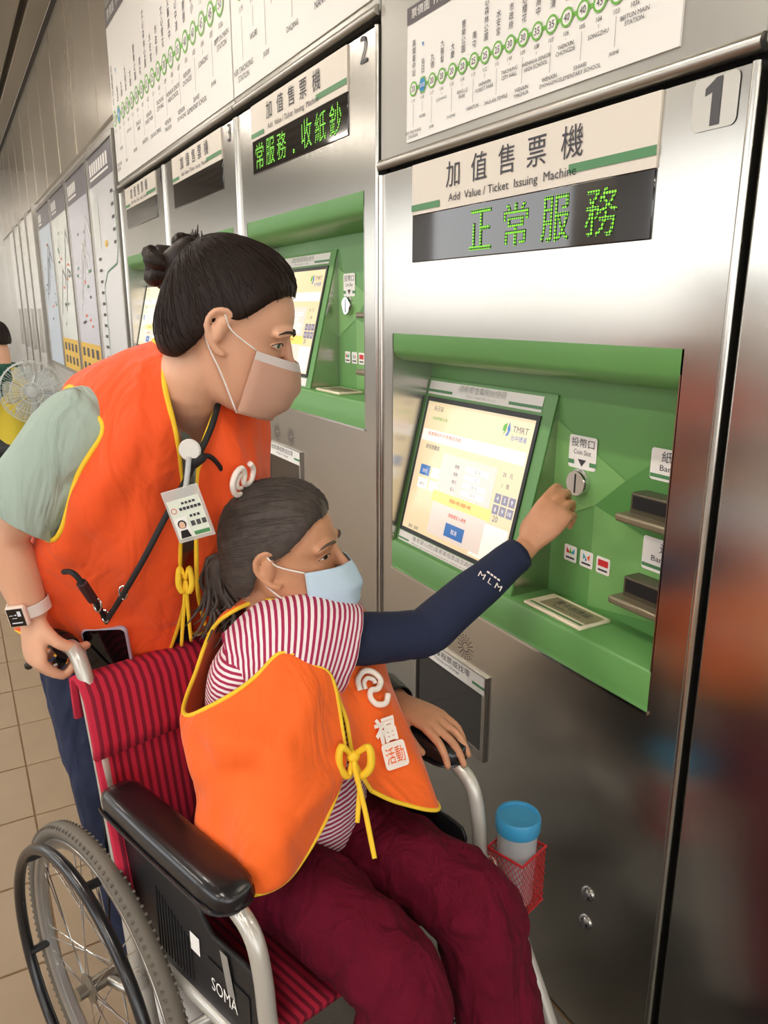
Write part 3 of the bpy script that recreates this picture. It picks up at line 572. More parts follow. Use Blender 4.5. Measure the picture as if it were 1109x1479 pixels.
# ================================================================= BASKET AND CUP on the far front tube
WIRE = mat('red_wire', '#c5262c', .4, .2)
Bk = thing('wire_basket', 'small red wire mesh basket tied to the wheelchair front tube', 'basket')
bx0, bx1, by0, by1, bz0, bz1 = .362, .438, .243, .319, .44, .555
cor = [(bx0, by0), (bx1, by0), (bx1, by1), (bx0, by1)]
for z, r in ((bz1, .0028), (bz0, .002)): MB().tube([LW(x, y, z) for x, y in cor], r, 8, closed=True).build('rim_wire' if z == bz1 else 'base_wire', WIRE, Bk)
ms = MB()
for (xa, ya_), (xb_, yb_) in zip(cor, cor[1:] + cor[:1]):
    for k in range(-8, 9):
        for sg in (1, -1):
            p = []
            for t in (0, 1):
                pass
            u0 = k / 8; a, b = (u0, 0), (u0 + 1, 1)
            if sg < 0: a, b = (u0 + 1, 0), (u0, 1)
            # clip to 0..1 across
            def cl(p, q):
                (u1, v1), (u2, v2) = p, q; out = []
                for (ua, va), (ub, vb) in (((u1, v1), (u2, v2)), ((u2, v2), (u1, v1))):
                    if 0 <= ua <= 1: out.append((ua, va))
                    else:
                        uc = 0 if ua < 0 else 1
                        if (ua - uc) * (ub - uc) > 0: return None
                        t = (uc - ua) / (ub - ua); out.append((uc, va + (vb - va) * t))
                return out
            c = cl(a, b)
            if c and abs(c[0][1] - c[1][1]) > .02: ms.tube([LW(xa + (xb_ - xa) * u, ya_ + (yb_ - ya_) * u, bz0 + (bz1 - bz0) * v) for u, v in c], .0007, 4)
for i in range(9): t = (i + .5) / 9; ms.tube(LWs([(bx0 + (bx1 - bx0) * t, by0, bz0), (bx0 + (bx1 - bx0) * t, by1, bz0)]), .0007, 4); ms.tube(LWs([(bx0, by0 + (by1 - by0) * t, bz0), (bx1, by0 + (by1 - by0) * t, bz0)]), .0009, 4)
o = ms.build('mesh_wire', WIRE, Bk, smooth=False); o['kind'] = 'stuff'
for x, z in ((.368, .525), (.425, .47)): MB().tube([LW(x + .018 * math.cos(q), YF + .018 * math.sin(q) + .004, z + .006 * math.sin(q)) for q in [2 * PI * i / 16 for i in range(16)]], .003, 6, closed=True).build('cable_tie', mat('white_nylon', '#dcd8cc', .4), Bk)
Cp = thing('plastic_cup', 'translucent plastic cup with a blue screw lid in the wire basket', 'cup')
cf = lframe(.400, .281, .446, (1, 0, 0), (0, 1, 0))
CUPM = mat('frosted_plastic', '#dfe2e4', .3, trans=.55, alpha=.9); LIDM = mat('blue_lid', '#3f9fd0', .3, trans=.25)
MB().lathe([(.0, 0), (.030, 0), (.033, .006), (.0365, .16), (.0355, .16), (.032, .008), (.0, .004)], cf, 32, cap=False).build('body', CUPM, Cp, angle=60)
ld = MB().lathe([(.0395, .148), (.0405, .152), (.041, .172), (.0385, .178), (.034, .178), (.033, .174), (.0, .174)], cf, 40, cap=False).build('lid', LIDM, Cp, angle=40)
MB().lathe([(.0, .006), (.0315, .008), (.0335, .05), (.0, .05)], cf, 24, cap=False).build('water', mat('cloudy_water', '#e3e6e6', .1, trans=.6), Cp)
# ================================================================= PEOPLE: helpers
def R2(pt): return LW(*pt[1:]) if pt[0] == 'L' else D(*pt)          # ('L', x, y, z) wheelchair frame, or (px, py, metres ahead)
def ell(c, a, b, n=24, e=1.0):
    f = lambda v: math.copysign(abs(v) ** e, v)
    return [c + a * f(math.cos(q)) + b * f(math.sin(q)) for q in [2 * PI * i / n for i in range(n)]]
def limb(mb, pts, radii, sm=4, n=16):                                # round limb with rounded ends
    pts = [V(p) for p in pts]; a = (pts[0] - pts[1]).normalized(); b = (pts[-1] - pts[-2]).normalized()
    P, Rr = resample(pts, list(radii), sm)
    P = [P[0] + a * radii[0] * .75, P[0] + a * radii[0] * .5] + P + [P[-1] + b * radii[-1] * .5, P[-1] + b * radii[-1] * .75]
    Rr = [radii[0] * .35, radii[0] * .8] + Rr + [radii[-1] * .8, radii[-1] * .35]
    return mb.tube(P, Rr, n)
def trunk(mb, secs, sm=4, n=28, e=.9, at=False, cap=True):           # secs: (centre, half-axis a, half-axis b)
    m = len(secs) - 1; rows = []; acc = []
    C_, A_, B_ = [s[0] for s in secs], [s[1] for s in secs], [s[2] for s in secs]
    for i in range(m * sm + 1): t = i / sm; rows.append(ell(crom(C_, t), crom(A_, t), crom(B_, t), n, e)); acc.append(crom(C_, t))
    s = [0.0]
    for i in range(1, len(acc)): s.append(s[-1] + (acc[i] - acc[i - 1]).length)
    return mb.loft(rows, cap, True, s if at else None)
def fuse(mb, name, m, parent, voxel=.004, smooth=4, disp=0, dscale=.08):
    o = mb.build(name, m, parent, smooth=False)
    q = o.modifiers.new('remesh', 'REMESH'); q.mode = 'VOXEL'; q.voxel_size = voxel; q.use_smooth_shade = True
    q = o.modifiers.new('smooth', 'SMOOTH'); q.factor = .5; q.iterations = smooth
    if disp: wrinkle(o, disp, dscale)
    return o
TEX = {}
def wrinkle(o, strength, scale):
    k = round(scale, 4)
    if k not in TEX: TEX[k] = bpy.data.textures.new('folds', 'CLOUDS'); TEX[k].noise_scale = scale; TEX[k].noise_depth = 2
    q = o.modifiers.new('folds', 'DISPLACE'); q.texture = TEX[k]; q.strength = strength; q.mid_level = .5; q.texture_coords = 'LOCAL'
def cut(mb, keep, name, m, parent, trim=None, tname='trim', tr=.004, solid=.004, relax=6, disp=0, dscale=.08, sub=1):
    """drop the faces that fail keep(centre, attribute), smooth the open edges, run a piping along them"""
    me = bpy.data.meshes.new(name); me.from_pydata([tuple(p) for p in mb.v], [], mb.f)
    bm = bmesh.new(); bm.from_mesh(me); bm.verts.ensure_lookup_table()
    bmesh.ops.remove_doubles(bm, verts=bm.verts, dist=1e-5)
    dead = [f for f in bm.faces if not keep(f.calc_center_median())]
    bmesh.ops.delete(bm, geom=dead, context='FACES')
    bmesh.ops.delete(bm, geom=[v for v in bm.verts if not v.link_faces], context='VERTS')
    bmesh.ops.recalc_face_normals(bm, faces=bm.faces)
    loops = []; be = {e for e in bm.edges if len(e.link_faces) == 1}
    while be:
        e = be.pop(); chain = [e.verts[0], e.verts[1]]
        while True:
            nx = [q for q in chain[-1].link_edges if q in be]
            if not nx: break
            be.discard(nx[0]); chain.append(nx[0].other_vert(chain[-1]))
        if chain[0] is chain[-1]: chain.pop()
        loops.append(chain)
    for _ in range(relax):
        for ch in loops:
            k = len(ch); new = [(ch[i - 1].co + ch[i].co * 2 + ch[(i + 1) % k].co) / 4 for i in range(k)]
            for v, p in zip(ch, new): v.co = p
    curves = [[v.co.copy() for v in ch] for ch in loops if len(ch) > 6]
    bm.to_mesh(me); bm.free()
    o = bpy.data.objects.new(name, me); COL.objects.link(o); me.materials.append(m); o.parent = parent; me.shade_smooth()
    if disp: wrinkle(o, disp, dscale)
    if solid: q = o.modifiers.new('solid', 'SOLIDIFY'); q.thickness = solid; q.offset = 0
    if sub: q = o.modifiers.new('sub', 'SUBSURF'); q.levels = q.render_levels = sub
    if trim:
        for c in curves: MB().tube(c, tr, 8, closed=True).build(tname, trim, o, angle=180)
    return o, curves
def net(rows, su=6, sv=6, closed=True):                              # smooth surface through a net of control points
    K = len(rows[0]); out = []
    cols = [[crom([r[j] for r in rows], i / sv) for i in range((len(rows) - 1) * sv + 1)] for j in range(K)]
    for i in range(len(cols[0])):
        r = [c[i] for c in cols]; out.append([crom(r, k / su, closed) for k in range(K * su if closed else (K - 1) * su + 1)])
    return out
HR = [(-0.118, 0.07, 0.03, 0.018), (-0.11, 0.085, 0, 0.034), (-0.095, 0.091, -0.02375, 0.047), (-0.07, 0.089, -0.04275, 0.057), (-0.045, 0.087, -0.0589, 0.064), (-0.02, 0.084, -0.076, 0.069), (0, 0.08, -0.0874, 0.072), (0.02, 0.088, -0.0931, 0.074), (0.045, 0.087, -0.095, 0.075), (0.07, 0.077, -0.0912, 0.071), (0.09, 0.057, -0.0779, 0.059), (0.105, 0.03, -0.05225, 0.04), (0.113, 0.008, -0.0285, 0.018)]
class Head:
    def __init__(s, c, fwd, up, k=1.0):
        s.o = V(c); s.f = V(fwd).normalized(); s.u = (V(up) - s.f * V(up).dot(s.f)).normalized(); s.l = s.u.cross(s.f); s.k = k
    def p(s, x, y, z): return s.o + (s.f * x + s.l * y + s.u * z) * s.k
    def inv(s, q): q = (V(q) - s.o) / s.k; return q.dot(s.f), q.dot(s.l), q.dot(s.u)
    def skull(s, mb):
        rows = []
        for i in range(len(HR) * 3 - 2):
            t = i / 3; z, xf, xb, w_ = [crom([r[j] for r in HR], t) for j in range(4)]
            cx = (xf * .35 + xb * .65); r = []
            for q in [2 * PI * j / 36 for j in range(36)]:
                c, sn = math.cos(q), math.sin(q)
                r.append(s.p(cx + (xf - cx) * math.copysign(abs(c) ** .8, c) if c > 0 else cx + (cx - xb) * c, w_ * math.copysign(abs(sn) ** .9, sn), z))
            rows.append(r)
        mb.loft(rows)
        limb(mb, [s.p(.083, 0, .015), s.p(.096, 0, -.012), s.p(.107, 0, -.036), s.p(.094, 0, -.048)], [.007, .008, .0115, .009], 3, 10)   # nose
        for sd in (-1, 1):
            limb(mb, [s.p(.094, sd * .011, -.044), s.p(.088, sd * .013, -.044)], [.0075, .007], 2, 8)
            limb(mb, [s.p(.083, sd * .012, .022), s.p(.083, sd * .032, .026), s.p(.07, sd * .052, .018)], [.007, .008, .007], 3, 8)       # brow ridge
            e = [(.008, .073, .018), (-.006, .080, .028), (-.024, .085, .022), (-.03, .085, .004), (-.022, .082, -.016), (-.008, .077, -.030), (.004, .073, -.034)]
            limb(mb, [s.p(x, sd * y, z) for x, y, z in e], [.0045, .005, .005, .005, .005, .006, .005], 4, 8)                                # ear helix
            limb(mb, [s.p(-.010, sd * .074, .010), s.p(-.012, sd * .075, -.012)], [.012, .010], 2, 8)
        limb(mb, [s.p(.086, -.018, -.072), s.p(.0925, 0, -.0705), s.p(.086, .018, -.072)], [.004, .006, .004], 3, 8); limb(mb, [s.p(.086, -.016, -.082), s.p(.092, 0, -.082), s.p(.086, .016, -.082)], [.004, .0065, .004], 3, 8)
    def face(s, parent, skin, browm, open_=.6):
        ew = mat('eye_white', '#e9e4dd', .2); ir = mat('iris_dark', '#2a1a12', .15, coat=1); lash = mat('lash_dark', '#1b1411', .6)
        for sd in (-1, 1):
            yc = .0315
            def X(y): sn = min(.98, (abs(y) / .072) ** 1.111); return -.0288 + .1088 * math.sqrt(1 - sn * sn) ** .8
            def Q(t, v, l=0): y = yc + .0138 * t; return s.p(X(y) + .0022 + .0022 * (1 - t * t) + l, sd * y, .001 - .001 * t + (.0066 * v if v > 0 else .0044 * v) * open_ * (1 - t * t))
            ts = [-1 + i / 6 for i in range(13)]
            eo = MB().grid([[Q(t, v) for t in ts] for v in (-1, -.5, 0, .5, 1)]).build('eye', ew, parent, angle=180)
            MB().grid([[Q(.05 + .36 * r * math.cos(q), .95 * r * math.sin(q), .0006) for q in [2 * PI * j / 16 for j in range(17)]] for r in (.02, .5, 1)]).build('iris', ir, eo, angle=180)
            MB().tube([Q(t, 1.25, -.0006) for t in ts], [.0011] + [.0022] * 11 + [.0011], 8).build('eyelid', skin, parent, angle=180); MB().tube([Q(t, -1.3, -.0010) for t in ts], [.0009] + [.0018] * 11 + [.0009], 8).build('eyelid', skin, parent, angle=180)
            MB().tube([Q(t, 1.0, .0012) for t in ts], .0010, 6).build('lashes', lash, parent, angle=180)
            MB().tube([s.p(.0925, sd * .014, .0215), s.p(.0925, sd * .028, .0265), s.p(.082, sd * .046, .026), s.p(.071, sd * .057, .019)], [.0014, .0026, .0022, .0008], 6, sm=4).build('eyebrow', browm, parent, angle=180)
    def ellp(s, d, k=1.0, ax=(.103, .084, .127), c=(-.008, 0, .004)):
        d = V(d).normalized(); r = k / (abs(d.x / ax[0]) ** 2.5 + abs(d.y / ax[1]) ** 2.5 + abs(d.z / ax[2]) ** 2.5) ** .4; return V(c) + d * r
    def hair(s, parent, m, knot, hl, n=300, seed=3, k=1.0):
        """hair combed from the hairline to the knot (head coordinates)"""
        rows = []
        for i in range(41):
            a = PI * i / 40; rows.append([s.p(*s.ellp((math.cos(q) * math.sin(a), math.sin(q) * math.sin(a), math.cos(a)), k)) for q in [2 * PI * j / 72 for j in range(72)]])
        cap = MB(); cap.loft(rows, False)
        def taper(p):
            x, y, z = s.inv(p); e = max(0, z - line(x)); return s.p(*(V((x, y, z)) + (V((-.008, 0, .004)) - V((x, y, z))) * .075 * math.exp(-e / .014)))
        def line(x): return crom([h[1] for h in hl], max(0, min(len(hl) - 1.001, (hl[0][0] - x) / (hl[0][0] - hl[-1][0]) * (len(hl) - 1))))
        def keep(c): x, y, z = s.inv(c); return z > line(x)
        cap.v = [taper(p) for p in cap.v]
        o, _ = cut(cap, keep, 'hair', m, parent, solid=.003, relax=6)
        rr = random.Random(seed); st = MB(); kd = (V(knot) - V((-.008, 0, .004))).normalized()
        for i in range(n):
            while True:
                d = V((rr.uniform(-1, 1), rr.uniform(-1, 1), rr.uniform(-1, 1)))
                if .2 < d.length < 1:
                    p = s.ellp(d); 
                    if p.z > line(p.x) - .004: break
            d.normalize(); q = []
            rad = rr.uniform(1.0, 1.022) * k; wob = rr.uniform(-.12, .12)
            for j in range(10):
                t = j / 9; dd = d.lerp(kd, t).normalized(); side = kd.cross(d).normalized() if kd.cross(d).length > .01 else V((0, 0, 0))
                q.append(taper(s.p(*s.ellp(dd + side * wob * math.sin(PI * t), rad))))
            st.tube(q, [.0012 * max(.3, math.sin(PI * min(1, j / 9 + .12))) for j in range(10)], 4)
        so = st.build('hair_strands', m, o, smooth=True, angle=180); so['kind'] = 'stuff'
        return o
    def mask(s, parent, m, cord, pleats=3, top=None):
        rows = []
        for i in range(17):
            v = i / 16; z = -.016 - .092 * v; Wm = .069 + .002 * math.sin(PI * v) - .010 * v
            X = crom([.106, .121, .124, .118, .102], v * 4); X += .0015 * math.sin(v * PI * 2 * pleats)
            r = []
            for j in range(25):
                q = -1 + j / 12; yy = q * Wm; nose = .012 * math.exp(-(q / .16) ** 2) * (1 - v) * .6
                r.append(s.p(X + nose - (X - .046) * abs(q) ** 2.9 * .98, yy * (1 + .06 * (1 - abs(q))), z + .012 * abs(q) * (1 - 2 * v) * .3 - .006 * (1 - abs(q)) * v))
            rows.append(r)
        o = MB().grid(rows).build('face_mask', m, parent, solid=.0015, angle=180)
        if top:
            MB().grid([[p + (p - s.o).normalized() * .0012 for p in r] for r in rows[:3]]).build('mask_band', top, o, angle=180)
        for sd in (-1, 1):
            e = 24 if sd > 0 else 0
            a, b = rows[0][e], rows[-1][e]
            MB().tube([a, s.p(.005, sd * .078, .004), s.p(-.012, sd * .082, .024), s.p(-.026, sd * .081, .018), s.p(-.03, sd * .079, -.006), s.p(-.018, sd * .076, -.03), s.p(.008, sd * .070, -.06), b], .0013, 6, sm=4).build('ear_loop', cord, o, angle=180)
        return o
def folds(g, lines):                                                  # soft ridges in the cloth: (u0, v0, u1, v1, width, height)
    n, m = len(g), len(g[0]); out = []
    for i in range(n):
        r = []
        for j in range(m):
            u, v = j / (m - 1), i / (n - 1); a = g[min(i + 1, n - 1)][j] - g[max(i - 1, 0)][j]; b = g[i][min(j + 1, m - 1)] - g[i][max(j - 1, 0)]
            nn = a.cross(b); nn = nn.normalized() if nn.length > 1e-9 else V((0, 0, 0)); h = 0
            for u0, v0, u1, v1, w_, hh in lines:
                du, dv = u1 - u0, v1 - v0; t = max(0, min(1, ((u - u0) * du + (v - v0) * dv) / (du * du + dv * dv))); d = math.hypot(u - u0 - du * t, v - v0 - dv * t)
                h += hh * math.exp(-(d / w_) ** 2) * math.sin(PI * min(1, max(0, t * .8 + .15)))
            r.append(g[i][j] + nn * h)
        out.append(r)
    return out
def hand(mb, wrist, d, th, nrm, curls, thumb, k=1.0, spread=.06):
    """d: wrist to knuckles, th: side of the thumb, nrm: back of the hand"""
    d = V(d).normalized(); n = V(nrm); n = (n - d * n.dot(d)).normalized(); t = d.cross(n)
    if t.dot(V(th)) < 0: t = -t
    w_ = V(wrist); q = lambda a, b, c: w_ + (d * a + t * b + n * c) * k
    trunk(mb, [(q(-.02, 0, 0), t * .024 * k, n * .018 * k), (q(.0, 0, 0), t * .025 * k, n * .018 * k), (q(.03, .001, 0), t * .036 * k, n * .017 * k), (q(.06, 0, .001), t * .040 * k, n * .015 * k), (q(.085, 0, .001), t * .040 * k, n * .012 * k), (q(.094, 0, 0), t * .034 * k, n * .008 * k)], 3, 20, 1)
    B_ = [(.085, .030), (.090, .0105), (.086, -.0105), (.077, -.029)]; Ln = [(.042, .025, .021), (.047, .029, .022), (.043, .027, .021), (.034, .021, .019)]
    for i in range(4):
        p = q(B_[i][0], B_[i][1], 0); pts = [p - d * .02 * k, p]; a = 0; sp = (1.5 - i) * spread
        for j in range(3):
            a += curls[i][j]; dv = (d * math.cos(a) - n * math.sin(a) + t * sp * math.cos(a)).normalized(); p = p + dv * Ln[i][j] * k; pts.append(p)
        limb(mb, pts, [r * k for r in ((.0095, .0098, .0085, .0078, .0066) if i < 3 else (.0085, .0088, .0075, .0068, .0058))], 3, 10)
    p = q(.022, .026, -.006); pts = [q(.004, .012, -.004), p]
    for (a, b, c), ln in zip(thumb, (.036, .032, .024)): p = p + (d * a + t * b + n * c).normalized() * ln * k; pts.append(p)
    limb(mb, pts, [.013 * k, .0125 * k, .011 * k, .0095 * k, .0075 * k], 3, 10)
SKE = mat('aged_skin', '#c68f6c', .5, var=.22, vscale=28, bump=.25, bscale=140, sss=.12); SKY = mat('young_skin', '#dfab8c', .45, var=.05, vscale=14, sss=.12)
HAIRD = mat('dark_brown_hair', '#20130d', .5, var=.6, vscale=40, bump=.3, bscale=160); HAIRG = mat('greying_hair', '#4a423d', .5, var=.55, vscale=70, bump=.3, bscale=160)
ORANGE = mat('orange_vest_cloth', '#f5650f', .75, var=.04, vscale=9, bump=.12, bscale=600, sheen=.15, crease=.55, cscale=7); YEL = mat('yellow_piping', '#f3c92c', .7); PRINTW = mat('vest_white_print', '#f3e9df', .6)
SHIRT = stripes('magenta_white_stripes', '#a5204f', '#efe3e4', 118, .85, .5)
NAVY = mat('navy_sleeve_cloth', '#17213f', .8, var=.12, vscale=60, bump=.3, bscale=400); MAROON = mat('maroon_trouser_cloth', '#5f0a22', .95, var=.15, vscale=40, bump=.3, bscale=350, crease=.7, cscale=10)
SAGE = mat('sage_shirt_cloth', '#9fb0a4', .85, var=.05, vscale=12, bump=.15, bscale=500, crease=.7, cscale=9); NAVYP = mat('navy_trouser_cloth', '#1b2440', .85, bump=.2, bscale=400, crease=.5)
BLUEM = mat('pale_blue_mask', '#bcd3e4', .7, bump=.15, bscale=500, sss=.1); TANM = mat('tan_mask', '#c59a84', .6, sss=.1); CORD = mat('white_elastic', '#efece8', .7)

for _m in (HAIRD, HAIRG): _m.node_tree.nodes['Principled BSDF'].inputs['Specular IOR Level'].default_value = .25
ORANGE2 = mat('orange_vest_cloth_shaded', '#f0530f', .75, var=.04, vscale=9, bump=.12, bscale=600, sheen=.15, crease=.6, cscale=7)  # same vest cloth; the standing person's redder shading is put into the base colour
MAROON.node_tree.nodes['Principled BSDF'].inputs['Specular IOR Level'].default_value = .2
# ================================================================= THE SEATED PERSON
E_ = thing('person', 'person in orange vest and striped shirt seated in the wheelchair reaching to the coin slot', 'person')
hE = Head(D(413, 800, 1.27), RT * .97 - FW * .12 + V((0, 0, .05)), V((0, 0, 1)) - RT * .10, .96)
b = MB(); hE.skull(b)
neckE = D(405, 885, 1.28)
limb(b, [hE.p(-.035, 0, -.05), hE.p(-.03, 0, -.10), neckE, LW(.06, .02, .95)], [.052, .050, .055, .07], 4, 20)
fd = (CU * .89 + CN * .45).normalized(); rd = V((fd.y, -fd.x, 0))   # chest direction and the person's right
UPZ = V((0, 0, 1))
trunk(b, [(LW(.04, 0, .50), rd * .13, fd * .09), (LW(.04, 0, .60), rd * .135, fd * .095), (LW(.045, .005, .75), rd * .125, fd * .09), (LW(.06, .015, .90), rd * .14, fd * .085), (LW(.07, .02, .98), rd * .12, fd * .06), (LW(.075, .02, 1.01), rd * .06, fd * .045)])
shR, elR, wrR = D(398, 938, 1.24), D(612, 914, 1.375), D(758, 792, 1.49)
limb(b, [LW(.07, .0, .96), shR, shR.lerp(elR, .5), elR, elR.lerp(wrR, .35), wrR], [.06, .05, .04, .034, .033, .0235], 4, 18)
hd = D(842, 684, 1.52) - wrR
hand(b, wrR + hd.normalized() * .015, hd, UPZ, -FW * .8 + UPZ * .35 - RT * .3, [(.25, .75, .35), (.45, .85, .4), (.6, .9, .5), (.75, 1.0, .5)], [(.85, .25, -.45), (.95, -.05, -.3), (.95, -.1, -.3)], 1.0, .02)
shL, elL = LW(.02, .16, .95), LW(.03, .265, .77); wrL = LW(.150, .232, .772)
limb(b, [LW(.06, .05, .95), shL, elL, wrL], [.06, .048, .036, .023], 5, 18)
hand(b, wrL + CU * .01, CU + CN * .02 - UPZ * .10, -CN, UPZ, [(.25, .45, .3), (.2, .4, .3), (.2, .45, .3), (.25, .5, .3)], [(.8, .55, -.35), (.9, .2, -.35), (.9, 0, -.3)], .95, .10)
for s, kn, an in ((-1, LW(.415, -.055, .535), LW(.47, -.07, .13)), (1, LW(.43, .11, .555), LW(.55, .12, .14))):
    limb(b, [LW(.05, s * .08, .53), kn, kn.lerp(an, .4), an], [.06, .042, .040, .030], 4, 16)
    limb(b, [an, an + CU * .06 - UPZ * .05, an + CU * .15 - UPZ * .065], [.034, .03, .022], 3, 12)
fuse(b, 'body', SKE, E_, .0036, 3)
hE.face(E_, SKE, mat('grey_brow', '#5a4a40', .7), .7)
hE.mask(E_, BLUEM, CORD)
HLE = [(.11, .080), (.08, .072), (.05, .046), (.02, .018), (-.01, .012), (-.04, -.045), (-.07, -.062), (-.11, -.06)]
hair = hE.hair(E_, HAIRG, (-.095, 0, -.005), HLE, 1000, 5, 1.0)
pt = MB(); rr = random.Random(4)
for i in range(46):                                                   # loose ponytail
    a = V((rr.gauss(0, 1), rr.gauss(0, 1), rr.gauss(0, 1))) * .011; q = [hE.p(-.098, 0, -.002), hE.p(-.125, .0, -.015), hE.p(-.128, 0, -.06), hE.p(-.118, 0, -.10), hE.p(-.135, -.008, -.135)]
    pt.tube([p + a * (.3 + .35 * j) + V((rr.uniform(-1, 1), rr.uniform(-1, 1), 0)) * .004 * j for j, p in enumerate(q)], [.003, .0045, .004, .003, .0008], 5, sm=3)
o = pt.build('ponytail', HAIRG, hair, angle=180); o['kind'] = 'stuff'
core = MB(); limb(core, [hE.p(-.095, 0, -.003), hE.p(-.122, 0, -.018), hE.p(-.125, 0, -.06), hE.p(-.120, 0, -.09)], [.014, .022, .02, .009], 4, 12); core.build('ponytail_core', HAIRG, hair, angle=180)
# trousers
t = MB()
trunk(t, [(LW(.03, 0, .47), rd * .15, fd * .12), (LW(.03, 0, .56), rd * .165, fd * .135), (LW(.035, 0, .60), rd * .155, fd * .13), (LW(.04, 0, .635), rd * .14, fd * .115)], 3)
for s, kn, an in ((-1, LW(.415, -.06, .535), LW(.475, -.065, .16)), (1, LW(.43, .11, .555), LW(.545, .12, .17))):
    limb(t, [LW(.06, s * .085, .545), LW(.22, s * .085 + .012, .568), kn, kn.lerp(an, .3), an], [.088, .078, .073, .074, .078], 5, 20)
tr = fuse(t, 'trousers', MAROON, E_, .007, 5, .03, .07)
for an in (LW(.47, -.07, .13), LW(.55, .12, .14)):
    f = MB(); limb(f, [an - UPZ * .045 - CU * .03, an - UPZ * .05 + CU * .05, an - UPZ * .062 + CU * .16], [.04, .042, .034], 4, 16); f.build('shoe', BLACK, E_, angle=180)
# striped shirt: trunk and sleeves
s_ = MB(); trunk(s_, [(LW(.065, .01, .595), rd * .135, fd * .15), (LW(.07, .01, .68), rd * .132, fd * .15), (LW(.068, .01, .78), rd * .132, fd * .13), (LW(.065, .01, .90), rd * .155, fd * .10), (LW(.075, .015, .965), rd * .14, fd * .078), (LW(.078, .018, 1.0), rd * .085, fd * .06), (LW(.08, .018, 1.02), rd * .06, fd * .052)], 6, 40, .9, at=True, cap=False)
sh = s_.build('striped_shirt', SHIRT, E_, angle=180, solid=.003); wrinkle(sh, .012, .09)
s_ = MB(); rows = []; at = []
A0, A1 = D(352, 968, 1.235), D(506, 938, 1.275)
secs = [(D(330, 975, 1.25), 62), (D(372, 955, 1.235), 84), (D(420, 945, 1.235), 84), (D(465, 942, 1.25), 74), (D(500, 940, 1.27), 66)]
ax = (A1 - A0).normalized(); u1 = (UPZ - ax * UPZ.dot(ax)).normalized(); u2 = ax.cross(u1)
trunk(s_, [(c + V((0, 0, 0)), (u1 + ax * (.45 if i > 2 else .15 * i)) * (r * .00112), u2 * (r * .0009)) for i, (c, r) in enumerate(secs)], 6, 32, 1, at=True, cap=False)
o = s_.build('sleeve', SHIRT, sh, angle=180, solid=.003); wrinkle(o, .012, .07)
s_ = MB(); limb(s_, [LW(.045, .09, .955), shL, shL.lerp(elL, .6)], [.07, .066, .062], 5, 24); s_.a = [i * .002 for i in range(len(s_.v))]
s_.build('sleeve', SHIRT, sh, angle=180)
# navy arm sleeve with small white print
s_ = MB(); pa = [shR.lerp(elR, .42), shR.lerp(elR, .6), shR.lerp(elR, .85), elR, elR.lerp(wrR, .25), elR.lerp(wrR, .6), elR.lerp(wrR, .93)]
s_.tube(pa, [.044, .045, .043, .043, .042, .038, .033], 24, sm=5, cap=False)
asl = s_.build('arm_sleeve', NAVY, E_, angle=180, solid=.002); wrinkle(asl, .006, .05)
fa = (wrR - elR).normalized(); c = elR.lerp(wrR, .52); nrm_ = (-FW - fa * (-FW).dot(fa)).normalized(); sd_ = nrm_.cross(fa)
fr = (c + nrm_ * .0425, (fa * .35 - sd_ * .94).normalized(), (fa * .94 + sd_ * .35).normalized(), nrm_)
P = Print(fr); P.text(PRINTW, 'M L M', .0, .0, .011, w=.052, lift=0, bold=.03); [P.rect(PRINTW, -.014 + .008 * k, .016, -.008 + .008 * k, .0195, 0) for k in range(4)]; P.build(asl, {PRINTW.name: 'lettering'})
s_ = MB(); s_.tube([elL.lerp(wrL, .55), elL.lerp(wrL, .8), wrL + (wrL - elL) * .02], [.036, .033, .030], 18, sm=4, cap=False); s_.build('cuff', BLACK, E_, angle=180, solid=.002)
# ---- orange vest: smooth shell through a net of points, opened at the front, armholes left free
def vestE():
    N = [  # front-right, right, right-back, back, left-back, left, front-left  (rows from the neck down)
        [D(432, 880, 1.215), D(392, 866, 1.225), D(352, 868, 1.29), LW(-.01, .02, 1.02), LW(.0, .07, 1.02), LW(.06, .09, 1.01), D(470, 872, 1.25)],
        [D(450, 915, 1.19), D(385, 905, 1.18), D(300, 918, 1.25), LW(-.055, 0, .95), LW(-.05, .12, .95), LW(.04, .19, .95), D(520, 925, 1.27)],
        [D(478, 970, 1.185), D(390, 990, 1.14), D(268, 1000, 1.22), LW(-.075, 0, .87), LW(-.07, .15, .87), LW(.06, .20, .87), D(560, 975, 1.30)],
        [D(492, 1040, 1.19), D(395, 1060, 1.12), D(262, 1062, 1.20), LW(-.085, -.01, .78), LW(-.07, .16, .78), LW(.08, .205, .80), D(588, 1050, 1.30)],
        [D(496, 1110, 1.19), D(400, 1130, 1.10), D(274, 1140, 1.19), LW(-.075, -.01, .70), LW(-.06, .16, .70), LW(.12, .21, .74), D(616, 1110, 1.30)],
        [D(468, 1190, 1.16), D(395, 1215, 1.08), D(280, 1215, 1.18), LW(-.07, -.01, .62), LW(-.05, .16, .62), LW(.15, .21, .68), D(640, 1165, 1.29)],
        [D(424, 1262, 1.12), D(380, 1290, 1.08), D(290, 1282, 1.17), LW(-.065, -.01, .56), LW(-.05, .16, .56), LW(.15, .20, .64), D(645, 1190, 1.29)],
    ]
    return N
NE = vestE()
near = [[r[3], r[2], r[1], r[0]] for r in NE]; 
g1 = net([[LW(-.08, .06, r[0].z)] + r if i else r[:1] + r for i, r in enumerate(near)], 8, 7, closed=False)
armc = D(385, 950, 1.18)
rf = random.Random(11)
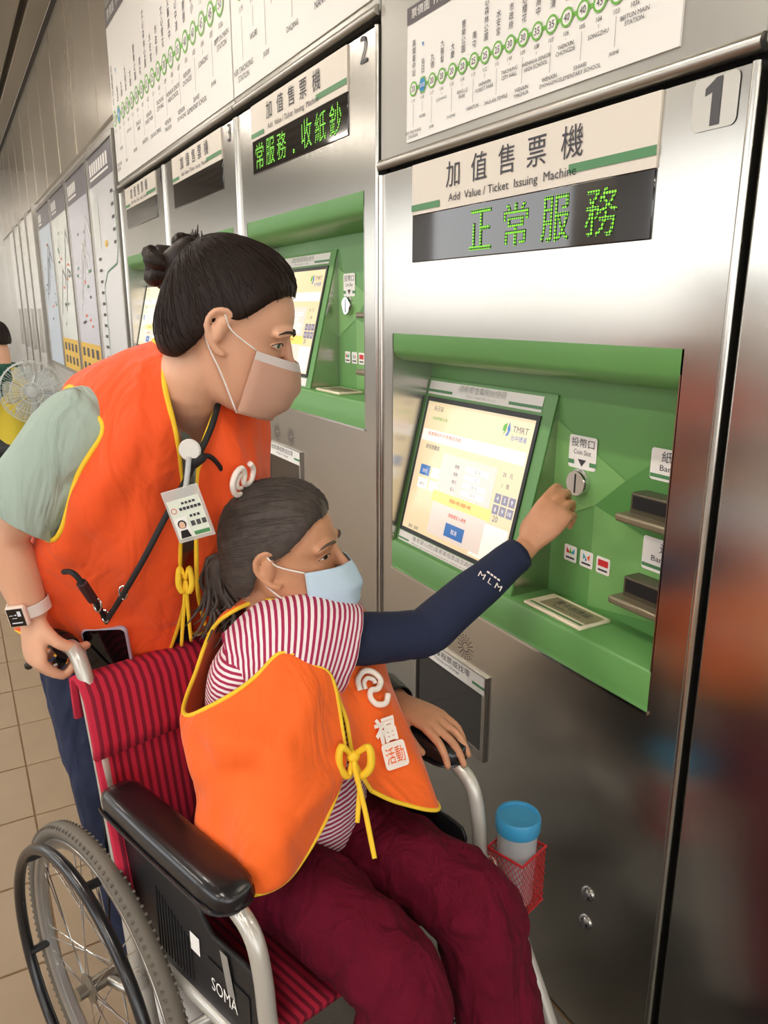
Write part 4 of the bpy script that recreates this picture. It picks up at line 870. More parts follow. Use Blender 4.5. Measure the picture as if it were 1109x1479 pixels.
g1 = folds(g1, [(.55, .42, .95, .75, .05, .012), (.40, .45, .55, .95, .045, -.012), (.62, .40, .70, .98, .05, .012), (.78, .42, .62, .8, .04, -.010), (.35, .5, .40, .98, .04, .012), (.98, .62, .68, .92, .05, .010), (.9, .35, .75, .6, .04, .010), (.45, .6, .62, .99, .03, .008)] + [(rf.uniform(.3, .95), rf.uniform(.45, .6), rf.uniform(.3, .95), rf.uniform(.8, 1), .03, rf.choice((-1, 1)) * .007) for _ in range(7)])
def keepN(c):
    v = c - shR; q = v - ax * v.dot(ax); a, b_ = q.dot(u1), q.dot(u2)
    hole = (a / .082) ** 2 + (b_ / .085) ** 2 < 1 and v.dot(ax) > -.16 and c.z > .87
    return not hole
vest, cv = cut(MB().grid(g1), keepN, 'vest', ORANGE, E_, YEL, 'piping', .0036, relax=5, disp=.016, dscale=.11)
far = [[D(486, 1000, 1.215), D(492, 985, 1.25), D(520, 955, 1.30), LW(.14, .20, .92)], [D(500, 1040, 1.21), D(515, 1040, 1.24), D(560, 1010, 1.30), LW(.14, .205, .86)], [D(508, 1085, 1.205), D(535, 1085, 1.24), D(590, 1065, 1.30), LW(.15, .21, .80)], [D(518, 1112, 1.205), D(555, 1128, 1.235), D(615, 1120, 1.29), LW(.17, .205, .73)], [D(536, 1142, 1.20), D(578, 1160, 1.23), D(634, 1166, 1.285), LW(.19, .20, .67)]]
up_ = [[D(462, 880, 1.24), D(470, 876, 1.25), D(478, 880, 1.27), LW(.10, .13, 1.0)], [D(474, 940, 1.225), D(482, 925, 1.25), D(500, 915, 1.29), LW(.12, .18, .96)]]
g2 = net(up_ + far, 8, 7, closed=False)
vf, cf_ = cut(MB().grid(g2), lambda c: True, 'vest_far_panel', ORANGE, vest, None, relax=2, disp=.008, dscale=.1)
# back of the vest on the far side
g3 = net([[LW(-.01, .02, 1.02), LW(.0, .07, 1.02), LW(.06, .10, 1.01), LW(.10, .13, 1.0)], [LW(-.075, 0, .9), LW(-.07, .12, .9), LW(.0, .19, .92), LW(.12, .18, .96)], [LW(-.085, -.01, .78), LW(-.075, .14, .78), LW(.03, .20, .78), LW(.15, .21, .80)], [LW(-.065, -.01, .6), LW(-.05, .15, .6), LW(.06, .20, .62), LW(.19, .20, .67)]], 6, 6, closed=False)
cut(MB().grid(g3), lambda c: (c - shL).length > .07, 'vest_back_panel', ORANGE, vest, None, relax=3)
def edge(g, idx, col): return [r[idx] for r in g] if col else list(g[idx])
MB().tube(edge(g2, 0, True), .0036, 8).build('piping', YEL, vf, angle=180); MB().tube(edge(g2, -1, False), .0036, 8).build('piping', YEL, vf, angle=180)
# ties
kn = D(510, 1092, 1.185)
tie = MB()
for dx, dy, l in ((-.006, 0, 0), (.008, .004, 0)):
    tie.tube([kn, kn + RT * dx * 3 + UPZ * .02 - FW * .012, kn + RT * dx * 3.4 - FW * .018 - UPZ * .012, kn + RT * dx * 1.2 - UPZ * .03 - FW * .012, kn], [.004, .006, .0065, .006, .004], 8, sm=5)
tie.build('tie_bow', YEL, vest, angle=180)
for a, bb in ((D(519, 1140, 1.175), D(516, 1188, 1.165)), (D(527, 1170, 1.165), D(541, 1240, 1.14))):
    ob = MB().tube([kn, kn.lerp(a, .5) - FW * .008, a, a.lerp(bb, .6), bb], [.004, .0045, .0045, .0045, .004], 6, sm=4).build('tie_end', YEL, vest, angle=180)
MB().lathe([(0, -.010), (.009, -.006), (.011, 0), (.009, .006), (0, .010)], frame(kn, (1, 0, 0), (0, 1, 0)), 12).build('tie_knot', YEL, vest, angle=180)
# white print on the far panel, laid onto the cloth
def on_panel(g, iu, iv):                                            # u along row (0..1), v down rows (0..1)
    a = iv * (len(g) - 1); b_ = iu * (len(g[0]) - 1); i, j = min(int(a), len(g) - 2), min(int(b_), len(g[0]) - 2); x, y = a - i, b_ - j
    P_ = g[i][j].lerp(g[i][j + 1], y).lerp(g[i + 1][j].lerp(g[i + 1][j + 1], y), x)
    nn = (g[i][j + 1] - g[i][j]).cross(g[i + 1][j] - g[i][j]).normalized()
    return P_, (nn if nn.dot(CAMP - P_) > 0 else -nn)
def logo(c, n, x, y, s, parent, m):                                  # twin white loops like a rounded ribbon
    pts = [(-.75, -.2), (-.85, .35), (-.45, .85), (.15, .85), (.55, .45), (.35, .0), (-.1, -.15), (-.15, -.55), (.2, -.85), (.75, -.75), (.95, -.25)]
    MB().tube([c + x * a * s + y * b * s for a, b in pts], .16 * s, 8, sm=6).build('logo_ribbon', m, parent, angle=180)
    pts2 = [(-.42, -.1), (-.48, .25), (-.25, .5), (.1, .45), (.2, .25)]
    MB().tube([c + x * a * s + y * b * s for a, b in pts2], .12 * s, 8, sm=5).build('logo_ribbon', m, parent, angle=180)
# prints on the far panel
def pframe(px, py, d, g, rot=0):
    q = D(px, py, d); best = min((( (p - q).length, i, j) for i, r in enumerate(g) for j, p in enumerate(r) if 0 < i < len(g) - 1 and 0 < j < len(r) - 1))
    i, j = best[1], best[2]; du = (g[i][j + 1] - g[i][j - 1]).normalized(); dv = (g[i + 1][j] - g[i - 1][j]).normalized(); n = du.cross(dv).normalized()
    ray = (D(px, py, 1) - CAMP).normalized(); n = n if n.dot(ray) < 0 else -n
    p = CAMP + ray * ((g[i][j] - CAMP).dot(n) / ray.dot(n)); x = (RT - n * RT.dot(n)).normalized(); y = n.cross(x)
    x, y = x * math.cos(rot) + y * math.sin(rot), y * math.cos(rot) - x * math.sin(rot); return p + n * .006, n, x, y
c, n, x, y = pframe(535, 995, 1.25, g2, .1); logo(c, n, x, y, .032, vf, PRINTW)
c, n, x, y = pframe(553, 1055, 1.25, g2, .3); P = Print((c, x, y, n), True); P.text(PRINTW, '福', 0, -.02, .042, lift=.002, bold=.04); P.build(vf, {PRINTW.name: 'lettering'})
c, n, x, y = pframe(566, 1091, 1.25, g2, .3); P = Print((c, x, y, n), True); P.rect(PRINTW, -.021, -.021, .024, .021, .003, r=.006); P.text(ORANGE, '活動', .001, -.013, .026, w=.036, lift=.004); P.build(vf, {PRINTW.name: 'print_patch', ORANGE.name: 'lettering'})
# ================================================================= THE STANDING PERSON
Y_ = thing('person', 'person in orange vest and sage shirt standing behind the wheelchair with a hair bun', 'person')
FH = V((FW.x, FW.y, 0)).normalized()
fY = (RT * .43 - FH * .9).normalized(); rY = V((fY.y, -fY.x, 0))
hY = Head(D(334, 474, 1.17), RT * .93 + FH * .12 - UPZ * .34, UPZ + RT * .34, 1.0)
b = MB(); hY.skull(b)
nbY = D(282, 590, 1.27)
limb(b, [hY.p(-.03, 0, -.04), hY.p(-.035, 0, -.10), nbY, nbY - UPZ * .07 - fY * .05], [.054, .050, .056, .07], 5, 20)
pelY = LW(-.46, -.03, .93); chY = D(262, 700, 1.36)
trunk(b, [(pelY - UPZ * .06, rY * .14, fY * .09), (pelY, rY * .15, fY * .10), (pelY.lerp(chY, .5), rY * .12, fY * .085), (chY, rY * .13, fY * .085), (nbY - UPZ * .05 - fY * .04, rY * .105, fY * .06), (nbY - UPZ * .02 - fY * .02, rY * .06, fY * .045)])
gr = LW(-.225, -.252, .942)
sRY, eRY = D(122, 625, 1.215), D(6, 772, 1.22); wRY = gr + UPZ * .068 - CN * .042 + CU * .028
limb(b, [nbY - UPZ * .05 + rY * .06, sRY, sRY.lerp(eRY, .5), eRY, eRY.lerp(wRY, .35), wRY], [.05, .05, .042, .037, .037, .026], 5, 18)
hand(b, wRY, -UPZ - CN * .05 + CU * .05, CU, -CN, [(.85, 1.35, .9), (.9, 1.4, .9), (.95, 1.4, .9), (1.0, 1.4, .9)], [(.75, .5, -.5), (.5, .1, -.9), (.1, -.3, -.9)], .98, .01)
sLY = D(312, 660, 1.46); gl = LW(-.25, .228, .941); eLY = D(325, 770, 1.6); wLY = gl + UPZ * .075 - CU * .05
limb(b, [nbY - UPZ * .05 - rY * .06, sLY, eLY, wLY], [.05, .048, .037, .025], 5, 16)
hand(b, wLY, gl - CU * .02 - wLY, CU, CN * .9 + UPZ * .3, [(1.0, 1.3, .8)] * 4, [(.7, .5, -.4), (.6, .1, -.9), (.4, -.3, -.9)], .96, .01)
feet = ((-1, LW(-.30, -.10, .085)), (1, LW(-.52, .10, .085)))
for s, an in feet:
    hp = pelY - rY * (s * .08); kn = hp.lerp(an, .5) + fY * .03
    limb(b, [hp, kn, an], [.08, .055, .036], 5, 14); limb(b, [an, an + CU * .06 - UPZ * .05, an + CU * .14 - UPZ * .06], [.034, .03, .024], 3, 10)
fuse(b, 'body', SKY, Y_, .0036, 3)
hY.face(Y_, SKY, mat('dark_brow', '#2e211c', .7), .8)
hY.mask(Y_, TANM, CORD, top=mat('mask_band_grey', '#d6ccc8', .6))
HLY = [(.11, .086), (.08, .080), (.05, .060), (.02, .022), (-.01, .014), (-.04, -.05), (-.07, -.068), (-.11, -.06)]
hair = hY.hair(Y_, HAIRD, (-.085, 0, .085), HLY, 1000, 8, 1.0)
bn = D(246, 392, 1.19); bu = MB(); rr = random.Random(2)
core = MB(); limb(core, [hY.p(-.085, 0, .08), bn + RT * .01, bn - RT * .012 + UPZ * .01], [.03, .036, .032], 4, 16); limb(core, [D(262, 372, 1.18), D(272, 352, 1.18)], [.022, .018], 3, 12); core.build('bun_core', HAIRD, hair, angle=180)
for k, (c, rad, tr_, tilt) in enumerate(((bn, .028, .016, .3), (bn - UPZ * .012 + RT * .012, .026, .015, 1.0), (D(236, 378, 1.17), .022, .014, -.5), (D(264, 366, 1.17), .018, .013, 1.6))):
    a_ = (RT * math.cos(tilt) + UPZ * math.sin(tilt)); b_ = (FW * .8 + UPZ * .3 * math.cos(tilt)).normalized()
    for j in range(5):
        ph = rr.uniform(0, 6.28); bu.tube([c + (a_ * math.cos(q) + b_ * math.sin(q)) * rad * (1 + .06 * math.sin(3 * q + ph)) + V((rr.uniform(-1, 1), rr.uniform(-1, 1), rr.uniform(-1, 1))) * .003 for q in [2 * PI * i / 20 for i in range(20)]], tr_ * rr.uniform(.55, .9), 8, closed=True)
bu.build('bun', HAIRD, hair, angle=180)
tu = MB()
for i in range(26):
    q0 = D(275, 385, 1.17) + V((rr.gauss(0, .004), rr.gauss(0, .004), 0)); q1 = D(284 + rr.gauss(0, 5), 342 + rr.gauss(0, 7), 1.16 + rr.gauss(0, .01)); tu.tube([q0, q0.lerp(q1, .5) + RT * rr.gauss(.004, .003), q1], [.003, .0025, .0006], 5, sm=3)
o = tu.build('loose_hair', HAIRD, hair, angle=180); o['kind'] = 'stuff'
# trousers and shoes
t = MB(); trunk(t, [(pelY - UPZ * .09, rY * .15, fY * .105), (pelY - UPZ * .02, rY * .165, fY * .12), (pelY + UPZ * .07, rY * .15, fY * .11)], 3)
for s, an in feet:
    hp = pelY - rY * (s * .085) - UPZ * .03; kn = hp.lerp(an, .5) + fY * .03; limb(t, [hp, kn, an + UPZ * .0], [.095, .075, .062], 5, 16)
fuse(t, 'trousers', NAVYP, Y_, .008, 5, .02, .08)
WS = mat('white_shoe_leather', '#e9e7e3', .45)
for s, an in feet:
    f = MB(); limb(f, [an - UPZ * .04 - CU * .03, an - UPZ * .042 + CU * .05, an - UPZ * .05 + CU * .16], [.042, .043, .034], 4, 16); limb(f, [an + UPZ * .01 - CU * .02, an - UPZ * .03], [.04, .045], 2, 14)
    so = f.build('shoe', WS, Y_, angle=180); MB().loft([[an + CU * (x + .10 * math.cos(q)) + CN * .043 * math.sin(q) + UPZ * (z - .085) for q in [2 * PI * i / 24 for i in range(24)]] for x, z in ((.06, .0), (.06, .018))]).build('sole', CORD, so)
# sage shirt
s_ = MB(); trunk(s_, [(pelY + UPZ * .05, rY * .15, fY * .10), (pelY.lerp(chY, .5), rY * .135, fY * .10), (chY, rY * .15, fY * .10), (nbY - UPZ * .06 - fY * .045, rY * .125, fY * .075), (nbY - UPZ * .015 - fY * .02, rY * .085, fY * .062)], 6, 32, .9, cap=False)
sh = s_.build('sage_shirt', SAGE, Y_, angle=180, solid=.003)
s_ = MB(); s_.tube([sRY - rY * .06 + UPZ * .005, sRY, sRY.lerp(eRY, .35), sRY.lerp(eRY, .66), sRY.lerp(eRY, .80)], [.062, .072, .073, .070, .072], 48, sm=12, cap=False); o = s_.build('sleeve', SAGE, sh, angle=180, solid=.004); wrinkle(o, .014, .09)
s_ = MB(); s_.tube([sLY + rY * .05, sLY, sLY.lerp(eLY, .7)], [.05, .056, .056], 20, sm=5, cap=False); s_.build('sleeve', SAGE, sh, angle=180, solid=.004)
# orange vest: front edge right, chest, side, back ..., left side, chest, front edge left
NY = [
    [D(243, 504, 1.165), D(228, 496, 1.19), D(222, 492, 1.26), D(238, 490, 1.33), D(270, 490, 1.37), D(320, 520, 1.38), D(350, 562, 1.30), D(335, 574, 1.24), D(316, 582, 1.21)],
    [D(236, 550, 1.145), D(188, 540, 1.165), D(100, 552, 1.24), D(120, 540, 1.36), D(240, 520, 1.45), D(340, 545, 1.46), D(386, 592, 1.33), D(345, 600, 1.225), D(306, 608, 1.19)],
    [D(254, 625, 1.16), D(190, 640, 1.14), D(92, 650, 1.19), D(95, 650, 1.40), D(235, 620, 1.52), D(350, 640, 1.50), D(390, 660, 1.34), D(345, 660, 1.215), D(290, 655, 1.18)],
    [D(264, 715, 1.22), D(180, 740, 1.17), D(68, 745, 1.21), D(75, 745, 1.43), D(220, 740, 1.56), D(350, 740, 1.54), D(391, 740, 1.38), D(345, 740, 1.255), D(285, 725, 1.23)],
    [D(259, 820, 1.28), D(170, 835, 1.23), D(50, 815, 1.26), D(60, 815, 1.47), D(215, 820, 1.62), D(350, 820, 1.58), D(392, 820, 1.46), D(345, 835, 1.36), D(284, 830, 1.29)],
    [D(264, 885, 1.36), D(165, 900, 1.31), D(44, 880, 1.32), D(55, 870, 1.52), D(212, 870, 1.67), D(350, 870, 1.62), D(395, 880, 1.50), D(350, 895, 1.42), D(292, 885, 1.36)],
    [D(225, 985, 1.46), D(150, 985, 1.40), D(30, 912, 1.38), D(52, 915, 1.56), D(210, 915, 1.72), D(350, 915, 1.66), D(395, 930, 1.53), D(360, 965, 1.48), D(318, 965, 1.44)],
]
gY = folds(net(NY, 9, 8, closed=False), [(.08, .25, .16, .8, .03, .010), (.12, .3, .26, .75, .03, -.010), (.0, .45, .12, .85, .03, .008), (.2, .5, .06, .95, .025, .010), (.95, .3, .9, .8, .03, .010), (.86, .3, .93, .9, .03, -.008), (.17, .55, .2, 1, .02, .008)])
axY = (eRY - sRY).normalized()
def keepY(c):
    v = c - sRY; q = v - axY * v.dot(axY); a = v.dot(axY)
    return not (q.length < .080 and -.045 < a < .17)
vY, cvY = cut(MB().grid(gY), keepY, 'vest', ORANGE2, Y_, YEL, 'piping', .0042, relax=6, disp=.016, dscale=.12)
# waist tie
kt = D(268, 838, 1.262); tb = MB()
for dx in (-.7, .9): tb.tube([kt, kt + RT * .010 * dx + UPZ * .022 - FW * .006, kt + RT * .014 * dx - UPZ * .005 - FW * .01, kt + RT * .006 * dx - UPZ * .02 - FW * .006, kt], [.003, .0045, .005, .0045, .003], 8, sm=5)
tb.build('tie_bow', YEL, vY, angle=180)
for q in ((262, 932, 1.33), (276, 925, 1.33)): MB().tube([kt, D((268 + q[0]) / 2, 885, 1.295), D(*q)], .0035, 6, sm=4).build('tie_end', YEL, vY, angle=180)
c, n, x, y = pframe(346, 692, 1.24, gY, .9); logo(c, n, x, y, .030, vY, PRINTW)
c, n, x, y = pframe(318, 805, 1.30, gY, .5); MB().tube([c - x * .014, c + y * .004, c + x * .014], .007, 8, sm=4).build('logo_ribbon', PRINTW, vY, angle=180)
# watch
WB = thing('wrist_watch', 'pale smart watch with a black square face on the standing person wrist', 'watch')
fa = (wRY - eRY).normalized(); wc = eRY.lerp(wRY, .90); wn = (-FW - RT * .12 + UPZ * .1); wn = (wn - fa * wn.dot(fa)).normalized(); wt = fa.cross(wn)
st_ = MB(); st_.loft([[wc + fa * a + (wn * math.cos(q) + wt * math.sin(q)) * r for a, r in ((-.010, .0315), (.010, .0315), (.010, .0335), (-.010, .0335))] for q in [2 * PI * i / 40 for i in range(40)]], wrap=True); st_.build('strap', mat('pale_strap', '#ded6cf', .5), WB)
fw_ = (wc + wn * .033, fa, wt, fa.cross(wt)); fw_ = (fw_[0], fa, -wt if fa.cross(wt).dot(wn) < 0 else wt, wn)
cs_ = MB().prism([(-.019, -.017), (.019, -.017), (.019, .017), (-.019, .017)], fw_, -.003, .009).build('case', mat('blush_case', '#e6cdbf', .35), WB, bevel=.005, bseg=3)
MB().prism([(-.0155, -.0135), (.0155, -.0135), (.0155, .0135), (-.0155, .0135)], fw_, .0088, .0098).build('display', mat('watch_glass', '#0c0c10', .08, coat=1), cs_, bevel=.002)
P = Print((fw_[0] + wn * .0099, wt, -fa, wn), True); wg = mat('watch_digits', '#d5d8e0', .4)
for k, (a, c, e, f) in enumerate(((-.010, .002, -.004, .011), (-.002, .004, .001, .006), (.003, .004, .010, .005), (-.002, -.001, .006, .0), (-.009, -.010, .009, -.008))): P.rect(wg, a, c, e, f, .0003)
P.build(cs_, {'watch_digits': 'digits'})
# phone on its strap
def rrect(x0, y0, x1, y1, r):
    p = []
    for cx, cy, a in ((x1 - r, y1 - r, 0), (x0 + r, y1 - r, 90), (x0 + r, y0 + r, 180), (x1 - r, y0 + r, 270)): p += [(cx + r * math.cos(math.radians(a + q)), cy + r * math.sin(math.radians(a + q))) for q in (0, 22, 45, 68, 90)]
    return p

PH = thing('phone', 'black phone in a lilac case hanging from a strap in front of the orange vest', 'phone')
pc = D(157, 942, 1.345); fp = frame(pc, RT + UPZ * .05, UPZ - FW * .25)
MB().prism(rrect(-.040, -.082, .040, .055, .012), fp, -.005, .005).build('case', mat('lilac_case', '#a79bab', .4), PH, bevel=.003)
MB().prism(rrect(-.0365, -.078, .0365, .0515, .009), fp, .0045, .0058).build('screen', mat('phone_glass', '#08080a', .05), PH)
STRAP = mat('black_cord', '#1a1a1d', .7, var=.4, vscale=300)
LY = thing('lanyard', 'black speckled lanyard cord slung across the orange vest', 'lanyard')
def cordline(px, r, name): return MB().tube([D(*q) for q in px], r, 8, sm=6).build(name, STRAP, LY, angle=180)
cordline([(318, 572, 1.20), (306, 615, 1.175), (288, 655, 1.165), (270, 690, 1.165), (240, 745, 1.155), (205, 812, 1.165), (172, 868, 1.22), (154, 897, 1.31), (154, 908, 1.34)], .0048, 'strap')
cordline([(284, 664, 1.165), (302, 659, 1.17), (318, 675, 1.20), (327, 698, 1.235)], .004, 'strap'); cordline([(92, 826, 1.20), (106, 828, 1.18), (126, 852, 1.20), (142, 876, 1.25), (152, 893, 1.30)], .0045, 'strap')
limb_ = MB(); limb_.tube([D(118, 842, 1.187), D(134, 866, 1.225)], .0085, 8); limb_.build('strap_tag', mat('maroon_tag', '#3a1a1d', .7), LY)
kb = MB(); limb(kb, [D(278, 668, 1.155), D(290, 660, 1.155)], [.011, .010], 3, 10); kb.build('strap_knot', STRAP, LY, angle=180)
for q in ((152, 890, 1.29), (178, 856, 1.205), (141, 874, 1.24)): MB().tube([D(*q) + RT * .006 * math.cos(a) + UPZ * .011 * math.sin(a) for a in [2 * PI * i / 14 for i in range(14)]], .0017, 6, closed=True).build('metal_ring', CHROME, LY)
# badge
BG = thing('id_badge', 'identity card in a clear holder clipped to the orange vest front', 'badge')
bc = D(272, 742, 1.142); fb = frame(bc, RT + UPZ * .28 - FW * .1, UPZ - RT * .28 - FW * .08)
MB().prism([(-.030, -.042), (.030, -.042), (.030, .042), (-.030, .042)], fb, -.0015, .0015).build('holder', mat('clear_holder', '#d9dad6', .15, alpha=.55), BG, bevel=.003)
MB().prism([(-.026, -.036), (.026, -.036), (.026, .026), (-.026, .026)], fb, .0013, .002).build('card', mat('card_pale_green', '#dfe6d8', .4), BG, bevel=.001)
P = Print((fb[0] + fb[3] * .002, *fb[1:]), True)
for k in range(4): P.rect(INK, -.004 + .006 * k, .017, .0 + .006 * k, .0205, .0008)
for k in range(6): P.rect(INK, -.010 + .006 * k, .008, -.0055 + .006 * k, .0125, .0008)
P.ring(RED, -.019, .010, .0035, .0045); [P.rect(INK, .002 + .006 * k, -.005, .006 + .006 * k, -.001, .0008) for k in range(3)]; [P.rect(INKG, .0 + .009 * k, -.019, .0065 + .009 * k, -.011, .0008) for k in range(3)]; P.rect(WHITE, -.024, -.034, -.004, -.002, .0008)
P.rect(BARG, .0, -.034, .025, -.028, .0006)
P.disc(mat('photo_face', '#e3b699', .5), -.014, -.014, .0048, .0018); P.poly(BLACK, [(-.0225, -.034), (-.0055, -.034), (-.0085, -.022), (-.0195, -.022)], .0014); P.ring(BLACK, -.014, -.0125, .0045, .0068, .0016); P.build(BG, {INK.name: 'lettering', INKG.name: 'lettering', 'photo_face': 'portrait_face', BLACK.name: 'portrait', WHITE.name: 'portrait_ground', RED.name: 'seal', BARG.name: 'green_bar'})
MB().lathe([(.0, -.003), (.015, -.003), (.017, 0), (.015, .003), (0, .003)], frame(D(274, 650, 1.145), RT, UPZ), 24).build('badge_reel', mat('reel_white', '#dcdad4', .35), BG)
MB().tube([D(273, 660, 1.143), D(270, 690, 1.140), D(268, 705, 1.139)], .0045, 6, sm=3).build('clip_strap', mat('clear_vinyl', '#cfd2d0', .2, alpha=.7), BG, angle=180)
MB().tube([D(268, 702, 1.138), D(262, 716, 1.137), D(268, 722, 1.137), D(276, 714, 1.137)], .003, 6, sm=3).build('clip', CHROME, BG, angle=180)
# ================================================================= DOWN THE HALL: seated helper, fan, stool
M_ = thing('person', 'distant person in a green shirt and yellow vest seated by the fan', 'person')
mo = D(24, 600, 5.3); mo = V((mo.x, mo.y, 0)); mf = (-RT * .95 - FH * .1).normalized(); mr_ = V((mf.y, -mf.x, 0))
hp = mo + UPZ * .56; ch = mo + UPZ * .94 + mf * .03; nk = mo + UPZ * 1.14 + mf * .05
hM = Head(nk + UPZ * .155 + mf * .04, mf - UPZ * .15, UPZ + mf * .15, 1.0)
b = MB(); hM.skull(b); limb(b, [hM.p(-.03, 0, -.05), hM.p(-.03, 0, -.1), nk, nk - UPZ * .06], [.05, .05, .055, .07], 4, 16)
trunk(b, [(hp - UPZ * .05, mr_ * .15, mf * .10), (hp + UPZ * .15, mr_ * .14, mf * .10), (ch, mr_ * .17, mf * .11), (nk - UPZ * .06, mr_ * .15, mf * .07), (nk, mr_ * .06, mf * .05)])
for s in (-1, 1):
    sh_ = nk - UPZ * .09 + mr_ * s * .19; el = sh_ - UPZ * .25 + mf * .10; wr = el + mf * .22 - UPZ * .04 - mr_ * s * .06
    limb(b, [nk - UPZ * .07 + mr_ * s * .08, sh_, el, wr], [.06, .055, .042, .028], 4, 14); hand(b, wr, mf - UPZ * .2, -mr_ * s, UPZ, [(.3, .4, .3)] * 4, [(.8, .5, -.3), (.9, .1, -.3), (.9, 0, -.2)], 1, .03)
    kn = hp + mf * .42 + mr_ * s * .1 - UPZ * .02; limb(b, [hp + mr_ * s * .09, kn, mo + mf * .42 + mr_ * s * .1 + UPZ * .08], [.08, .06, .04], 4, 14)
fuse(b, 'body', SKY, M_, .006, 3); hM.face(M_, SKY, HAIRD, .5)
hM.hair(M_, HAIRD, (-.06, 0, .1), [(.11, .06), (.08, .05), (.05, .035), (.02, .02), (-.01, .012), (-.04, -.03), (-.07, -.04), (-.11, -.04)], 160, 6, .985)
GSH = mat('green_polo_cloth', '#14503f', .85); VY = mat('yellow_vest_cloth', '#d9c33a', .75)
t = MB(); trunk(t, [(hp - UPZ * .02, mr_ * .165, mf * .12), (hp + UPZ * .15, mr_ * .155, mf * .115), (ch, mr_ * .185, mf * .125), (nk - UPZ * .055, mr_ * .165, mf * .085), (nk, mr_ * .075, mf * .062)])
for s in (-1, 1): sh_ = nk - UPZ * .09 + mr_ * s * .19; limb(t, [nk - UPZ * .07 + mr_ * s * .08, sh_, sh_.lerp(sh_ - UPZ * .25 + mf * .10, .75)], [.07, .072, .066], 4, 14)
gs = fuse(t, 'shirt', GSH, M_, .009, 4)
t = MB(); trunk(t, [(hp + UPZ * .0, mr_ * .178, mf * .135), (hp + UPZ * .15, mr_ * .17, mf * .13), (ch, mr_ * .185, mf * .142), (nk - UPZ * .07, mr_ * .13, mf * .10), (nk - UPZ * .025, mr_ * .09, mf * .075)], 6, 40, .9, cap=False)
def kv(c):
    for s in (-1, 1):
        q = c - (nk - UPZ * .12 + mr_ * s * .19)
        if q.length < .10: return False
    return True
cut(t, kv, 'vest', VY, M_, mat('dark_green_trim', '#1d5a3c', .7), 'piping', .006, relax=5)
t = MB()
for s in (-1, 1): kn = hp + mf * .42 + mr_ * s * .1 - UPZ * .02; limb(t, [hp + mr_ * s * .09, kn, mo + mf * .42 + mr_ * s * .1 + UPZ * .07], [.10, .085, .07], 4, 14)
fuse(t, 'trousers', BLACK, M_, .009, 4)
for s in (-1, 1): f = MB(); a = mo + mf * .42 + mr_ * s * .1; limb(f, [a + UPZ * .045 - mf * .03, a + UPZ * .04 + mf * .16], [.045, .036], 3, 12); f.build('shoe', BLACK, M_, angle=180)
C2 = thing('folding_chair', 'blue folding chair under the distant helper', 'chair'); BL = mat('blue_seat', '#4f86b8', .5)
MB().prism([(-.2, -.2), (.2, -.2), (.2, .2), (-.2, .2)], (mo + UPZ * .445, mr_, mf, UPZ), -.02, .015).build('seat', BL, C2, bevel=.01)
MB().prism([(-.2, .62), (.2, .62), (.2, .84), (-.2, .84)], (mo - mf * .25, mr_, UPZ, -mf), -.012, .012).build('backrest', BL, C2, bevel=.01)
for s in (-1, 1):
    MB().tube([mo - mf * .255 + mr_ * s * .2 + UPZ * .84, mo + mf * .22 + mr_ * s * .2], .011, 10).build('leg', PAINT, C2); MB().tube([mo + mf * .18 + mr_ * s * .185 + UPZ * .41, mo - mf * .26 + mr_ * s * .185], .011, 10).build('leg', PAINT, C2)
FN = thing('pedestal_fan', 'clear bladed pedestal fan standing behind the standing person', 'fan')
fc = D(47, 566, 4.6); ff = (-FH * .85 + RT * .35).normalized(); fs2 = V((ff.y, -ff.x, 0)); FG = mat('fan_grey', '#c9ccca', .4); GL = mat('fan_blade_clear', '#dfe5e6', .15, trans=.6, alpha=.5)
fr = (fc, fs2, UPZ, ff)
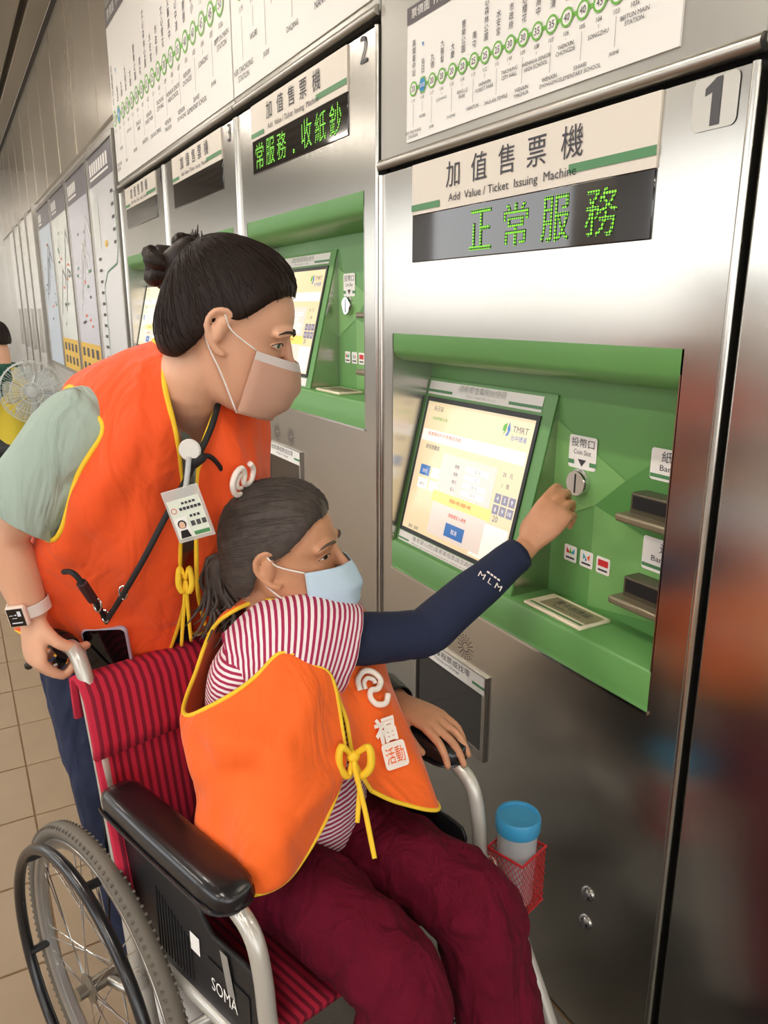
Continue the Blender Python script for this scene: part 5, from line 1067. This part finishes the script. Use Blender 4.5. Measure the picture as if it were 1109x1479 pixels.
MB().tube([fc - ff * .06 - UPZ * .02, V((fc.x, fc.y, .05)) - ff * .08], .014, 12).build('pole', FG, FN); MB().lathe([(.19, 0), (.19, .02), (.05, .045), (.0, .05)], (V((fc.x, fc.y, 0)) - ff * .08, V((1, 0, 0)), V((0, 1, 0)), UPZ), 28).build('base', FG, FN)
MB().lathe([(.0, -.16), (.045, -.15), (.055, -.06), (.05, -.03), (.0, -.03)], fr, 20).build('motor_housing', FG, FN); MB().lathe([(.0, .05), (.03, .045), (.035, .02), (.0, .02)], fr, 16).build('hub', FG, FN)
cg = FN
for r, z in ((.185, 0), (.18, .05), (.18, -.05), (.12, .075), (.06, .08), (.12, -.07)): MB().tube([fc + (fs2 * math.cos(q) + UPZ * math.sin(q)) * r + ff * z for q in [2 * PI * i / 40 for i in range(40)]], .0025, 5, closed=True).build('cage_ring', FG, FN)
for i in range(36):
    a = 2 * PI * i / 36; d_ = fs2 * math.cos(a) + UPZ * math.sin(a); MB().tube([fc + d_ * .03 + ff * .08, fc + d_ * .12 + ff * .075, fc + d_ * .18 + ff * .05, fc + d_ * .186, fc + d_ * .18 - ff * .05, fc + d_ * .06 - ff * .07], .0013, 4, sm=2).build('cage_wire', FG, FN)
for i in range(5):
    a0 = 2 * PI * i / 5; rows = []
    for k in range(7):
        r = .03 + .135 * k / 6; wd = .5 + .25 * math.sin(PI * k / 6); rows.append([fc + (fs2 * math.cos(a0 + wd * (j / 4 - .5) * 1.6) + UPZ * math.sin(a0 + wd * (j / 4 - .5) * 1.6)) * r + ff * (.03 * (j / 4 - .5)) for j in range(5)])
    MB().grid(rows).build('blade', GL, FN, solid=.002, angle=180)
# ---------------------------------------------------------------- put every Empty at its thing's base
bpy.context.view_layer.update()
for r in [o for o in S.objects if o.type == 'EMPTY' and o.parent is None]:
    pts = []
    for c in r.children:
        pts += [c.matrix_world @ V(b) for b in c.bound_box]
    if not pts: continue
    loc = V(((min(p.x for p in pts) + max(p.x for p in pts)) / 2, (min(p.y for p in pts) + max(p.y for p in pts)) / 2, min(p.z for p in pts)))
    r.location = loc
    for c in r.children: c.location = c.location - loc
